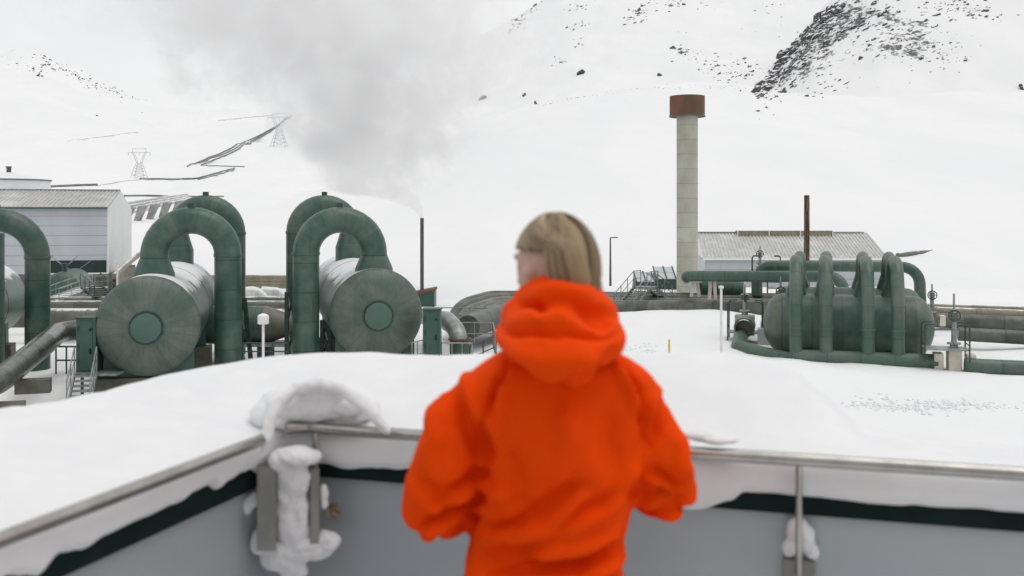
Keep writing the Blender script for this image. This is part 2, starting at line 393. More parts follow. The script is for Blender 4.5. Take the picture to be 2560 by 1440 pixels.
def scatter(mb,cx,cy,sx,sy,rot,n,s0,s1):
    c,s=math.cos(rot),math.sin(rot)
    for _ in range(n):
        u,v=random.gauss(0,1)*sx,random.gauss(0,1)*sy
        px,py=cx+u*c-v*s,cy+u*s+v*c
        if py<-60: continue
        h=hit(px,py,120)
        w=S(random.uniform(s0,s1)*random.choice((.4,.6,.8,1,1.25)),h.y)
        add_rock(mb,h-Vector((0,0,w*.1)),w*random.uniform(.8,1.7),w*.7,w*random.uniform(.4,.8),random.uniform(-.8,.8),random.uniform(-1.0,-.1))
rk=MB()
for px in range(1340,1880,9):
    scatter(rk,px+random.gauss(0,4),np.interp(px,A_[0],A_[1])+random.uniform(2,9),6,2,0,2,.8,2)
for k in range(40):                                     # dark crags along the crest of the near spur
    t=k/39; px=1888+205*t; py=np.interp(px,B_[0],B_[1])+10
    scatter(rk,px+4,py+5,7,6,-.6,6,6,15)
    scatter(rk,px+26,py+18,18,12,-.6,3,3,9)
for a in ((2080,100,80,26,-.75,70,2,10),(2170,60,60,30,-.4,60,3,11),(2290,40,60,30,-.1,50,2,8),(2250,120,80,30,0,60,2,6),(2000,190,50,30,-.6,50,2,6),(2060,215,50,14,-.1,30,2,5),
          (1850,180,45,20,.05,70,2,5.5),(1780,165,30,20,.4,36,2,5),(1705,130,14,6,.3,24,3,7),(2420,15,45,16,.2,80,2,6),(2350,90,60,50,0,40,2,4),(2380,155,20,14,0,16,2,4),
          (1320,28,26,8,-.7,40,2,6),(1290,50,20,12,-.5,30,1.5,4),(1600,30,26,10,-.6,50,2,6),(1690,8,24,8,-.3,34,2,7),(1450,12,25,6,-.2,20,2,4),(1440,68,20,6,-.3,20,1.5,4),
          (1400,150,14,6,-.5,14,2,6),(1445,108,8,12,0,8,2,5),(1920,20,20,12,0,10,2,4),(1770,5,16,8,0,10,2,4),(1800,60,120,40,0,14,1,3)):
    scatter(rk,*a)
for a in ((105,148,20,6,.6,14,2,6),(150,170,50,5,.55,40,1.5,5),(88,182,12,6,.3,16,2,6),(60,160,40,10,.4,26,1,3),(215,205,60,10,.5,60,1,3),(285,228,40,8,.35,50,1,3),(330,240,40,6,.3,30,1,2.5)):
    scatter(rk,*a)
tag(rk.build('hillside_rocks',M['rock'],smooth=False),kind='stuff')
for px,py,n,s,lab in ((1205,248,9,8,'dark craggy boulder with snow on it, alone low on the slope right of the steam'),
                  (1450,186,9,8,'dark boulder cluster, alone in mid slope above the long snow ridge'),
                  (1648,190,8,7,'small dark boulder on the snow slope just above left of the rusty chimney cap'),
                  (1311,241,5,5,'small dark rock at the left foot of the long snow ridge, upper of two'),
                  (1340,260,6,5,'small dark rock at the left foot of the long snow ridge, lower of two'),
                  (2553,224,6,6,'dark rock at the right edge of the picture below the rocky spur'),
                  (242,290,3,3,'tiny dark stone alone on the snow under the left hill')):
    mb=MB(); h=hit(px,py,120)
    for _ in range(n):
        w=S(s*random.uniform(.4,1),h.y); q=h+Vector((random.uniform(-.7,.7)*w,random.uniform(-.5,.5)*w,0)); q.z=tz(q.x,q.y)+w*.15+abs(random.gauss(0,1))*w*.5
        add_rock(mb,q,w,w*.8,w*.9,random.random()*3,random.uniform(-.5,.5))
    tag(mb.build('boulder',M['rock'],smooth=False),lab,'boulder','lone boulders on the snow slope')

# ------------------------------------------------------------------ far pipelines, pylons
def farline(pts,rpx,label,off=1.0,mat='farpipe',zig=0):
    q=[]
    for i,(a,b) in enumerate(zip(pts,pts[1:])):
        for k in range(8):
            t=k/8; h=hit(a[0]+(b[0]-a[0])*t,a[1]+(b[1]-a[1])*t,95); q.append(h)
    q.append(hit(*pts[-1],95))
    out=[]
    for h in q: out.append(h+Vector((0,0,S(rpx,h.y)*off)))
    # keep the run smooth
    for _ in range(3): out=[out[0]]+[(out[i-1]+out[i]*2+out[i+1])/4 for i in range(1,len(out)-1)]+[out[-1]]
    out=[Vector((p.x,p.y,max(p.z,tz(p.x,p.y)+S(rpx,p.y)*(off-.15)))) for p in out]
    mb=MB(); mb.tube(out,[S(rpx,p.y) for p in out],8)
    tag(mb.build('pipeline',M[mat]),label,'pipeline','pipelines crossing the snowfield')
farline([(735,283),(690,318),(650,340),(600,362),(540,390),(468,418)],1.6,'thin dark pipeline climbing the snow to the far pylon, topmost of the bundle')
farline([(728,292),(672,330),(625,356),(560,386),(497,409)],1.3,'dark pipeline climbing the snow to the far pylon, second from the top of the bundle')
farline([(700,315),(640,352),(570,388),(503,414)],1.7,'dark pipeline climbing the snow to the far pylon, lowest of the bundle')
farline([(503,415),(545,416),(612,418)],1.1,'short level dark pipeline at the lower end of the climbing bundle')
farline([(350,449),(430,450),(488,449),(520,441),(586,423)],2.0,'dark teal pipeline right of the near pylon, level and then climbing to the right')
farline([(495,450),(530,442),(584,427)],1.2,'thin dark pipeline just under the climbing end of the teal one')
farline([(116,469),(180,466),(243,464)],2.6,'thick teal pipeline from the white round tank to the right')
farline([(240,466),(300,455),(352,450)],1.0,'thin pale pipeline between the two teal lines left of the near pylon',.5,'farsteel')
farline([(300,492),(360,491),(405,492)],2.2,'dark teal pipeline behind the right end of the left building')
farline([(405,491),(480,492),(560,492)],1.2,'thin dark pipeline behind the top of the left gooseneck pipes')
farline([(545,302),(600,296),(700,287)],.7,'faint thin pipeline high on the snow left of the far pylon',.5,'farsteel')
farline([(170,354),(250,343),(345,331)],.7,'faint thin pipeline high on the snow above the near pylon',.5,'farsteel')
def pylon(px,py,hpx,wpx,label):
    b=hit(px,py,95); h=S(hpx,b.y); w=S(wpx,b.y); r=S(.62,b.y)
    t=thing('pylon',label,'pylon',b,'lattice power pylons')
    wz=h*.52
    def lv(z): k=z/h; return (w*.5*(1-k/.52*.62)) if k<.52 else w*.19
    mb=MB()
    for sx in (-1,1):
        for sy in (-1,1): mb.tube([b+Vector((sx*w*.5,sy*w*.4,-1)),b+Vector((sx*w*.15,sy*w*.12,wz))],r,5)
    lvls=[0,.12,.24,.34,.43,.52]
    for a,c in zip(lvls,lvls[1:]):
        za,zc_=a*h,c*h; la,lc=w*(.5-.35*a/.52),w*(.5-.35*c/.52)
        for s in (-1,1):
            mb.tube([b+Vector((s*la,0,za)),b+Vector((-s*lc,0,zc_))],r*.7,4)
        mb.tube([b+Vector((-lc,0,zc_)),b+Vector((lc,0,zc_))],r*.7,4)
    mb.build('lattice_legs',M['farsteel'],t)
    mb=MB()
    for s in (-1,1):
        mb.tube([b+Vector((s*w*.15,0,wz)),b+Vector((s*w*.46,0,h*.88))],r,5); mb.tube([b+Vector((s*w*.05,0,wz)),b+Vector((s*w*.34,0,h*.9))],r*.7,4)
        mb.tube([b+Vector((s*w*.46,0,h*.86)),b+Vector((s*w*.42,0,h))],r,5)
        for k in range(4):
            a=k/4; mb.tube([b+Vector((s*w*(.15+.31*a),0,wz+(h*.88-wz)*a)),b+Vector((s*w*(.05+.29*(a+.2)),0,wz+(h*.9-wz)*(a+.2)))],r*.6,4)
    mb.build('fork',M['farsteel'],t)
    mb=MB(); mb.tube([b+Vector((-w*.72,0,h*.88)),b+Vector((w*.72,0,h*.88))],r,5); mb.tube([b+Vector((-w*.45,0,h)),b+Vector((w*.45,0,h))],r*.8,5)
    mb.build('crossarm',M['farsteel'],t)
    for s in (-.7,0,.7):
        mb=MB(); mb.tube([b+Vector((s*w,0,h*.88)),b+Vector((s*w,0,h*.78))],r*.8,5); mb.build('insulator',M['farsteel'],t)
pylon(348,447,75,39,'grey lattice power pylon with forked top standing above the left building')
pylon(698,366,82,40,'grey lattice power pylon high on the snow at the top of the climbing pipelines')
b=hit(525,268,300); mb=MB(); h=S(24,b.y); mb.tube([b-Vector((0,0,2)),b+Vector((0,0,h))],[S(1.1,b.y),S(.7,b.y)],6)
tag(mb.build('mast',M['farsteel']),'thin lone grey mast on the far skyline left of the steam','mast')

# ------------------------------------------------------------------ separators with gooseneck pipes
DIR=Vector((-.2453,.9695,0)); PERP=Vector((.9695,.2453,0)); RT=1.81; RP=.52
def separator(cpx,cpy,Y0,length,label):
    c=P(cpx,cpy,Y0); t=thing('separator_tank',label,'tank',(c.x,c.y,0),'big horizontal separator tanks')
    MB().lathe([(.002+i*length/14,RT) for i in range(15)],c,DIR,64).build('shell',M['green_tank'],t)
    prof=[]
    for i in range(15):
        rr=RT*math.sin(PI/2*i/14)**.8 if i else .02
        q=min(rr/RT,1); prof.append((-.66*(1-q**2.2)**.62 if q<1 else 0,rr))
    MB().lathe(prof,c,DIR,120,cap0=True).build('front_head',M['green_head'],t)
    MB().lathe([(length+.6,.02)]+[(length+.6*math.cos(a),RT*math.sin(a)) for a in [k*PI/2/8 for k in range(1,9)]],c,DIR,48).build('rear_head',M['green_tank'],t)
    mh=MB().lathe([(-.76,.01),(-.76,.50),(-.745,.52),(-.5,.52)],c,DIR,40,cap0=True).build('manhole_cover',M['green_cap'],t)
    MB().lathe([(-.66,.53),(-.66,.6),(-.5,.62)],c,DIR,40).build('flange_ring',M['dsteel'],mh)
    for k in (.06,length*.5): MB().lathe([(k-.04,RT),(k-.035,RT+.012),(k+.035,RT+.012),(k+.04,RT)],c,DIR,64).build('seam_band',M['green_tank'],t)
    for k in (.55,length*.62):
        o=c+DIR*k; base=Vector((o.x,o.y,0))
        mb=MB(); w=RT*.86
        ring=[]
        prof=[(-w,-c.z+.95)]+[(RT*math.sin(a),-RT*math.cos(a)) for a in [(-1+2*i/14)*1.02 for i in range(15)]]+[(w,-c.z+.95)]
        for s in (-.28,.28): ring.append([o+DIR*s+PERP*x+Vector((0,0,z+.01*(1 if abs(x)<w else 0))) for x,z in prof])
        mb.grid(ring,[0,1],True,True,True); mb.build('saddle',M['green_steel'],t,smooth=False)
        MB().cbox(base+Vector((0,0,.45)),RT*2.0,1.0,1.0,math.atan2(PERP.y,PERP.x)).build('pier',M['dconcrete'],t,False,.02)
    return c
def gooseneck(c,s0,side,topz,reach,label,box=True):
    """from a cone on top of the tank, over in a half circle, straight down into the snow"""
    o=c+DIR*s0; b=Vector((o.x,o.y,c.z+RT-.08)); r=reach/2
    zc=topz-RP-r
    t=thing('gooseneck_pipe',label,'pipe',(o.x,o.y,0),'tall gooseneck pipes over the separator tanks')
    co=MB(); zt=min(b.z+1.25,zc-.1)
    co.lathe([(-.35,.78),(.05,.75),(zt-b.z,RP+.02)] if topz<7.5 else [(-.35,.80),(.62,.80),(.66,.78),(zt-b.z+.2,RP+.02)],b,(0,0,1),40).build('nozzle',M['green'],t)
    pts=[Vector((o.x,o.y,zt)),Vector((o.x,o.y,zc))]; vs=[0,zc-zt]
    d=PERP*side
    n=18
    for i in range(1,n+1):
        a=PI*i/n; pts.append(Vector((o.x,o.y,zc))+d*(r-r*math.cos(a))+Vector((0,0,r*math.sin(a)))); vs.append(vs[-1]+r*PI/n*2.9)
    e=pts[-1].copy()
    for k in range(1,7): pts.append(Vector((e.x,e.y,e.z+( -.35-e.z)*k/6))); vs.append(vs[-1]+(e.z+.35)/6)
    MB().tube(pts,RP,36,vs=vs).build('pipe',M['green'],t)
    MB().lathe([(-.06,RP+.012),(-.06,RP+.03),(.06,RP+.03),(.06,RP+.012)],Vector((e.x,e.y,zc)),(0,0,1),36).build('collar',M['green'],t)
    top=Vector((o.x,o.y,topz))+d*r
    MB().cbox(top+Vector((0,0,.05)),.24,.24,.2).build('vent_box',M['green_dark'],t,False,.01)
    # support frame behind the leg
    mb=MB(); q=e+DIR*.75
    return t,e
c1=separator(370,815,36.0,14.2,'big green tank nearest the camera, round riveted head left of centre')
c2=separator(941,786,39.2,14.6,'big green tank with a round head just left of the person in orange')
c0=separator(-150,781,41.0,7,'green tank cut off by the left edge of the picture')
gooseneck(c1,2.25,1,7.15,2.72,'front gooseneck pipe of the left tank, thick green arch with a leg to its right')
gooseneck(c1,12.6,1,7.83,2.72,'rear gooseneck pipe of the left tank, taller arch half hidden behind the front one')
gooseneck(c2,.85,-1,7.17,2.68,'front gooseneck pipe of the middle tank, thick green arch with a leg to its left')
gooseneck(c2,10.9,-1,7.85,2.68,'rear gooseneck pipe of the middle tank, taller arch half hidden behind the front one')
gooseneck(c0,2.0,1,7.15,3.3,'gooseneck pipe at the left edge of the picture, arch cut off, one leg in view')
mb=MB(); e=P(-24,600,40.5); mb.tube([Vector((e.x,e.y,6.1-.1*k*6.0)) for k in range(11)],.52,32); tag(mb.build('riser_pipe',M['green']),'dark green vertical pipe, only a sliver at the very left edge','pipe')
# frames beside the legs
def frame_tower(px,Y,y0,y1,wpx,label):
    t=thing('support_frame',label,'steel frame',P(px,y1,Y),'green steel frames between the tanks'); w=S(wpx,Y)
    a=P(px-wpx/2,y0,Y); b=P(px+wpx/2,y0,Y); z1=P(px,y1,Y).z
    for q,sh in ((a,-.0),(b,.35)):
        MB().beam(Vector((q.x+sh,q.y,min(z1,0))),q,.16,.16).build('post',M['dsteel'],t,False)
    n=2
    for i in range(n):
        za=a.z+(z1-a.z)*i/n; zb=a.z+(z1-a.z)*(i+1)/n
        MB().beam(Vector((a.x,a.y,za)),Vector((b.x,b.y,zb)),.07).build('brace',M['steel'],t,False)
        MB().beam(Vector((b.x,b.y,za)),Vector((a.x,a.y,zb)),.07).build('brace',M['dsteel'],t,False)
frame_tower(603,41.5,745,900,16,'narrow green steel frame right of the left tank leg')
frame_tower(726,42,730,900,18,'narrow green steel frame left of the middle tank legs')
frame_tower(812,43,800,900,14,'narrow green steel frame between the middle leg and its tank')
# ------------------------------------------------------------------ plain pipe runs
def pipe(pts,r,label,mat='green',rad=None,group='pipes on the ground',seg=16,name='pipe_run',ends=False,cat='pipe'):
    pt,vs=fillet(pts,rad or r*2.2,8)
    o=MB().tube(pt,r,seg,vs=vs).build(name,M[mat]); return tag(o,label,cat,group)
pipe([P(-300,795,53.5),P(250,795,53.5),P(640,795,54)],.52,'thick olive pipe crossing behind the left tank','olive')
pipe([P(-300,762,57),P(640,762,57),P(740,762,58)],.24,'slim olive pipe above the thick one behind the left tank','olive')
pipe([P(-300,750,60),P(760,750,60)],.2,'thin olive pipe, topmost behind the left tank','olive')
pipe([P(-260,1075,29.5),P(0,950,33.2),P(112,860,38.5),P(150,828,42.0),P(330,818,43.5)],.43,'large silver pipe coming in low from the left edge and bending behind the cabinet','silver',1.2,seg=28)
for px,py,Y in ((62,945,35.2),(-8,1003,33.0)):
    q=P(px,py,Y)
    o=MB().cbox((q.x+.3,q.y,q.z-.28),1.15,.45,.5,.3).build('pipe_pier',M['dconcrete'],smooth=False,bevel=.02); tag(o,('concrete pier under the silver pipe, farther one' if px>0 else 'concrete pier under the silver pipe, nearer one at the left edge'),'pier','concrete piers under the silver pipe')
for i,(y,r) in enumerate(((693,.17),(700,.17),(708.5,.17),(716,.16))):
    pipe([P(470,y,74),P(716,y,74)],r,('topmost','second','third','lowest')[i]+' of four tan pipes side by side between the tanks, far off','tan',group='tan pipes in a far bank')
pipe([P(560,742,66),P(605,730,66),P(640,727,66),P(660,745,66),P(662,775,66)],.32,'snowy white pipe bend left of the far pair between the tanks','whitepipe',.8)
pipe([P(655,727,68),P(700,730,68),P(712,750,68),P(716,775,68)],.3,'snowy white pipe bend right of the far pair between the tanks','whitepipe',.8)
# transverse drum between the tanks
t=thing('cross_drum','dark green drum with a cone end lying across between the two tanks','drum',P(640,900,46))
a=P(520,812,46); X=Vector((1,0,0)); L1=S(142,46); R1=.88
MB().lathe([(0,R1),(L1,R1)],a,X,40,True).build('shell',M['green'],t)
MB().lathe([(L1,R1),(L1+.05,R1),(L1+1.1,.52),(L1+2.2,.5)],a,X,40,False,True).build('cone',M['olivebare'],t)
MB().box(P(560,862,45)-Vector((0,0,.1)),(3.2,0,0),(0,1.6,0),(0,0,.12)).build('shelf',M['steel'],t,False)
for i in range(2): MB().cbox(P(585+80*i,900,46),.5,1.2,1.6).build('pier',M['dsteel'],t,False)
# ------------------------------------------------------------------ railings, stairs
def railing(pts,label,h=1.05,r=.025,step=1.3,nr=2,mat='steel',group='steel railings among the pipes',snowy=False):
    pts=[Vector(p) for p in pts]; t=thing('railing',label,'railing',pts[0],group)
    for k in range(nr):
        z=h*(1-k/max(nr,1)) ; MB().tube([p+Vector((0,0,z)) for p in pts],r,8).build('handrail' if k==0 else 'mid_rail',M[mat],t)
    for a,b in zip(pts,pts[1:]):
        n=max(1,int(round((b-a).length/step)))
        for i in range(n+1):
            q=a+(b-a)*i/n; MB().tube([q,q+Vector((0,0,h))],r,8).build('post',M[mat],t)
    return t
def stairs(a,b,width,label,n=8,mat='steel',rail=1.0,group=None,landing=0,tm=None):
    """a: foot centre, b: head centre"""
    a,b=Vector(a),Vector(b); d=(b-a); fl=Vector((d.x,d.y,0)).normalized(); sd=Vector((-fl.y,fl.x,0))
    t=thing('stairway',label,'stairs',a,group)
    for s in (-1,1):
        o=sd*width/2*s
        MB().beam(a+o,b+o,.05,.2).build('stringer',M[mat],t,False)
        MB().tube([a+o+Vector((0,0,rail)),b+o+Vector((0,0,rail))]+([b+o+fl*landing+Vector((0,0,rail))] if landing else []),.028,8).build('handrail',M[mat],t)
        MB().tube([a+o+Vector((0,0,rail*.55)),b+o+Vector((0,0,rail*.55))]+([b+o+fl*landing+Vector((0,0,rail*.55))] if landing else []),.02,8).build('mid_rail',M[mat],t)
        m=max(2,int(d.length/.8))
        for i in range(m+1):
            q=a+d*i/m+o; MB().tube([q,q+Vector((0,0,rail))],.024,8).build('post',M[mat],t)
        if landing: q=b+fl*landing+o; MB().tube([q-Vector((0,0,b.z*.6)),q+Vector((0,0,rail))],.03,8).build('post',M[mat],t)
    for i in range(n):
        q=a+d*(i+.5)/n; MB().box(q-sd*width/2-fl*.13,sd*width,fl*.26,Vector((0,0,.05))).build('tread',M[tm or mat],t,False)
    if landing: MB().box(b-sd*width/2,sd*width,fl*landing,Vector((0,0,.06))).build('landing',M[tm or mat],t,False)
    return t
railing([P(606,922,38.4),P(720,922,38.4)],'dark railing between the two big tanks just above the snow ledge',1.0,.028,.6,3,'dsteel')
railing([P(1030,922,38.2),P(1057,915,38.4)],'short railing between the middle tank and its cabinet',1.0,.025,.2,2)
railing([P(1104,918,38.8),P(1180,918,39.5)],'railing right of the middle cabinet, in front of the bent pipe',.95,.025,.5,2)
railing([P(1085,822,52),P(1262,822,52)],'upper long railing in front of the arched pipes left of the person',1.1,.028,1.5,3)
railing([P(1140,862,47),P(1232,862,47),P(1238,890,43)],'lower railing of the walkway left of the person',1.05,.028,1.1,2)
railing([P(1175,925,42),P(1240,895,43.5)],'sloping railing close beside the orange sleeve, left of the person',1.0,.03,.8,2,'dsteel')
railing([P(140,935,40),P(192,935,40)],'dark railing behind the left cabinet beside the silver pipe',1.1,.035,.45,2,'dsteel')
railing([P(238,915,36.4),P(262,915,36.6)],'short railing between the left cabinet and the left tank',.9,.025,.2,2)
stairs(P(196,1024,33.2),P(214,936,35.0),.72,'steep steel steps up to the left green cabinet',7,'steel',.95)
stairs(P(128,752,60),P(218,720,62),1.6,'snowy steel stairway with railings in front of the left building',8,'steel',.75,None,.9,'snow')
stairs(P(262,745,60),P(226,715,62),1.2,'short flight descending behind the left tank head, in front of the building',6,'dsteel',.8)
stairs(P(1558,778,55),P(1606,720,57),1.1,'steel stairway crossing over the pipes right of the person, climbing flight',9,'steel',.95,None,.9)
stairs(P(1668,752,58.5),P(1630,722,58),1.0,'steel stairway crossing over the pipes, short far flight beside the chimney',6,'steel',.9)
# ------------------------------------------------------------------ cabinets
def cabinet(px0,px1,py0,py1,Y,label):
    a=P(px0,py1,Y); w=S(px1-px0,Y); h=S(py1-py0,Y); t=thing('cabinet',label,'cabinet',a,'tall green cabinets beside the tanks')
    MB().box(a,(w,0,0),(0,.7,0),(0,0,h)).build('body',M['green_steel'],t,False,.015)
    MB().box(a+Vector((-.03,-.04,h)),(w+.06,0,0),(0,.8,0),(0,0,.05)).build('top_cover',M['green_dark'],t,False)
    d=MB().box(a+Vector((w*.16,-.03,h*.03)),(w*.68,0,0),(0,.028,0),(0,0,h*.93)).build('door',M['green_steel'],t,False,.01)
    for z in (.2,.5,.82): MB().cbox(a+Vector((w*.13,-.03,h*z)),.05,.05,.16).build('hinge',M['dsteel'],d,False)
    MB().beam(a+Vector((w*.72,-.06,h*.78)),a+Vector((w*.8,-.06,h*.82)),.045).build('handle',M['coping'],d,False)
    MB().cbox(a+Vector((w*.75,-.05,h*.4)),.05,.05,.2).build('handle',M['coping'],d,False)
    for s in (.1,.9): MB().beam(a+Vector((w*s,.35,-a.z)),a+Vector((w*s,.35,0)),.08).build('leg',M['dsteel'],t,False)
cabinet(190,239,797,931,35.4,'tall green steel cabinet left of the left tank head, at the top of the steps')
cabinet(1057,1101,776,888,38.4,'tall green steel cabinet right of the middle tank head')
o=MB().box(P(184,940,35.0),(1.5,0,0),(0,1.3,0),(0,0,.08)).build('cabinet_platform',M['steel'],smooth=False); tag(o,'small steel landing under the left green cabinet','platform')
# ------------------------------------------------------------------ bent pipe beside the cabinet, arched bank
t=thing('bent_pipe','grey ribbed pipe bending down into a green sleeve right of the middle cabinet','pipe',P(1150,900,44))
pt,vs=fillet([P(1060,792,52),P(1118,800,46),P(1150,835,44.5),P(1150,960,44.3)],1.1,10,3)
MB().tube(pt,.40,24,vs=vs).build('pipe',M['ribbed'],t)
q=P(1150,960,44.3); z1=P(1150,850,44.3).z
MB().lathe([(0,.46),(z1-q.z,.46)],q,(0,0,1),24,True,True).build('sleeve',M['green'],t)
MB().lathe([(z1-q.z,.45),(z1-q.z,.52),(z1-q.z+.09,.52),(z1-q.z+.09,.4)],q,(0,0,1),24).build('flange',M['rust'],t)
names=('topmost','second','third','fourth','fifth','lowest and thickest')
for i,(y,r,Y,m) in enumerate(((741,.19,60.5,'greybare'),(749,.22,59.5,'greybare'),(757,.22,58.5,'olivebare'),(764,.24,57.5,'greybare'),(771,.3,56.5,'greybare'),(776,.4,55,'greybare'))):
    ex=1116+i*11; yl=(738,746,755,764,774,784)[i]
    pipe([P(1960,y+4,Y-4),P(1560,y,Y),P(1285+i*8,yl,Y-1),P(1225+i*8,yl,Y-2.4),P(ex+34,yl+22,Y-5),P(ex,818,Y-7)],r*1.45,names[i]+' of the long pipes behind the person, arching down at the left',m,4.5,'long pipes behind the person')
# filled crown under the arch
# ------------------------------------------------------------------ thin steam stack with hut
t=thing('vent_hut','small green hut with a slanted rusty roof edge at the foot of the steaming stack','hut',P(1062,770,72))
a=P(1028,772,72); w=S(58,72); h0=S(32,72); h1=S(44,72); D3=Vector((0,2,0))
MB().hexa([a,a+Vector((w,0,0)),a+Vector((w,2,0)),a+D3,a+Vector((0,0,h0)),a+Vector((w,0,h1)),a+Vector((w,2,h1)),a+Vector((0,2,h0))]).build('body',M['green_steel'],t,False)
u=Vector((w+.1,0,h1-h0)); MB().box(a+Vector((-.05,-.12,h0+.01)),u,(0,2.2,0),(0,0,.2)).build('roof',M['rust'],t,False)
b0=P(1055,735,72.6); tp=P(1055,545,72.6)
t=thing('steam_stack','thin dark stack with steam rising from its mouth','chimney',b0)
MB().tube([b0-Vector((0,0,1)),tp],S(4.6,72.6),16,False).build('shaft',M['darkpole'],t)
MB().lathe([(0,S(4.6,72.6)),(0,S(3.6,72.6)),(-.5,S(3.6,72.6))],tp,(0,0,1),16).build('mouth',M['coping'],t)

# ------------------------------------------------------------------ left building, tank behind
def corr(mb,o,ex,ey,pitch,amp):
    """corrugated sheet: ribs run along ey"""
    n=int(ex.length/pitch); nrm=ex.cross(ey).normalized(); rows=[[],[]]
    e=ex/n
    for i in range(n+1):
        for q,hh in ((0,0),(.35,0),(.5,amp),(.85,amp)):
            if i==n and q>0: break
            p=o+e*(i+q)+nrm*hh; rows[0].append(p); rows[1].append(p+ey)
    mb.grid(rows,[0,1],False)
EB=Vector((.9695,.2453,0)); DB=Vector((-.2453,.9695,0))
fr=P(270,683,80); W=16.0; H=S(683-520,80); dep=7.3
t=thing('plant_building','blue grey building with a corrugated roof at the left edge','building',(fr.x,fr.y,0))
o=fr-EB*W
MB().box(o,EB*(W-.06),DB*2*dep,Vector((0,0,H))).build('wall',M['siding'],t,False)
rise=S(45,84); zr=Vector((0,0,rise))
# right gable end
g0=fr-EB*.05
MB().grid([[g0-DB*.05,g0+DB*(2*dep),g0+DB*2*dep+Vector((0,0,H)),g0+DB*dep+Vector((0,0,H+rise)),g0-DB*.05+Vector((0,0,H))],
           [p+EB*.12 for p in (g0-DB*.05,g0+DB*(2*dep),g0+DB*2*dep+Vector((0,0,H)),g0+DB*dep+Vector((0,0,H+rise)),g0-DB*.05+Vector((0,0,H)))]],[0,1],True,True,True).build('gable_wall',M['whitewall'],t,False)
mb=MB(); corr(mb,o-DB*.35+Vector((0,0,H+.02)),EB*(W+.0),DB*(dep+.35)+zr,.32,.07)
corr(mb,o+DB*(2*dep+.3)+EB*W+Vector((0,0,H+.02)),-EB*W,-DB*(dep+.3)+zr,.32,.07); mb.build('roof',M['roof'],t,False)
MB().beam(o-DB*.38+Vector((0,0,H-.02)),fr-DB*.38+Vector((0,0,H-.02)),.14,.16).build('gutter',M['green_cap'],t,False)
MB().beam(o+DB*dep+Vector((0,0,H+rise+.1)),fr+DB*dep+Vector((0,0,H+rise+.1)),.3,.1).build('ridge_cap',M['steel'],t,False)
a=fr-EB*S(172,80)-DB*.03; w=S(168,80); hh=S(31,80)
lv=MB().box(a+Vector((0,0,.06)),EB*w,DB*.02,Vector((0,0,hh))).build('louvre_opening',M['opening'],t,False)
for s in (-1,1): MB().beam(a+EB*w*.56-DB*.05+Vector((0,0,.1)),a+EB*(w*.56+s*1.2)-DB*.05+Vector((0,0,hh)),.05).build('brace',M['steel'],lv,False)
MB().box(a+Vector((-.0,0,-.06))-DB*.06,EB*(w+.2),DB*.1,Vector((0,0,.12))).build('sill',M['whitepaint'],t,False)
MB().box(Vector((o.x,o.y,-.5))-DB*.02-EB*.5,EB*(W+.9),DB*2*dep,Vector((0,0,fr.z+.5-.01))).build('plinth',M['dconcrete'],t,False)
q=P(300,690,79); MB().box(Vector((fr.x+.9,fr.y-.3,-.5)),EB*1.5,DB*2,Vector((0,0,fr.z+.9))).build('buttress',M['concrete'],t,False)
cc=P(22,480,112); Rr=S(95,112)
t=thing('round_tank','white round tank with a low dark cone roof behind the left building','tank',Vector((cc.x,cc.y,0)))
zt=P(0,452,112).z; MB().lathe([(0,Rr),(zt,Rr)],Vector((cc.x,cc.y,0)),(0,0,1),48).build('shell',M['whitewall'],t)
MB().lathe([(zt,Rr+.15),(zt+.12,Rr+.15),(zt+.95,.25)],Vector((cc.x,cc.y,0)),(0,0,1),48,False,True).build('roof',M['rock'],t)
MB().lathe([(zt+.7,.25),(zt+1.5,.25),(zt+1.5,.33),(zt+1.62,.33)],Vector((cc.x,cc.y,0)),(0,0,1),12,False,True).build('vent',M['greypipe'],t)
# vessel in front of the building
c=P(155,722,68); t=thing('small_vessel','rounded green vessel end in front of the left building wall','tank',(c.x,c.y,0))
MB().lathe([(-.6*math.cos(a),1.15*math.sin(a)+.001) for a in [k*PI/2/8 for k in range(9)]]+[(5,1.15)],c,DB,40).build('shell',M['green'],t)
MB().lathe([(0,.16),(.5,.16),(.5,.3),(.58,.3)],c+Vector((0,0,1.1))+DB,(0,0,1),14,False,True).build('valve',M['dsteel'],t)
for s in (-1,1): MB().beam(c+DB+Vector((0,0,1.4)),c+DB+Vector((s*.9,0,2.2)),.05).build('brace',M['steel'],t,False)
MB().cbox((c.x,c.y+1.5,(c.z-1)/2),1.6,.6,c.z-.9).build('pier',M['concrete'],t,False)
b=P(293,745,62); o=MB().tube([b,P(293,657,62)],.06,10).build('white_post',M['whitepaint']); tag(o,'thin white post in front of the right end of the left building','post')
# sloping snowy pipes on slanted supports right of the building
for i in range(4):
    farline([(288,516+i*9),(330,509+i*8),(400,499+i*6),(470,490+i*4)],3.1,('topmost','second','third','lowest')[i]+' of the snowy pipes sloping up behind the left tank arch',1.2,'whitepipe')
for i in range(5):
    x=306+i*31; h=hit(x,556-i*4,95); k=S(1,h.y); a=h+Vector((9*k,-.2,36*k)); b=h+Vector((-6*k,-.2,-1))
    o=MB().hexa([b,b+Vector((9*k,0,0)),b+Vector((9*k,2,0)),b+Vector((0,2,0)),a,a+Vector((17*k,0,2*k)),a+Vector((17*k,2,2*k)),a+Vector((0,2,0))]).build('pipe_support',M['greysupport'],smooth=False)
    tag(o,('leftmost','second','third','fourth','rightmost')[i]+' of the slanted grey supports under the snowy sloping pipes','support','slanted pipe supports')
pipe([P(285,690,72),P(330,650,80),P(370,620,90)],.2,'tan pipe sloping up beside the white gable of the left building','tan')

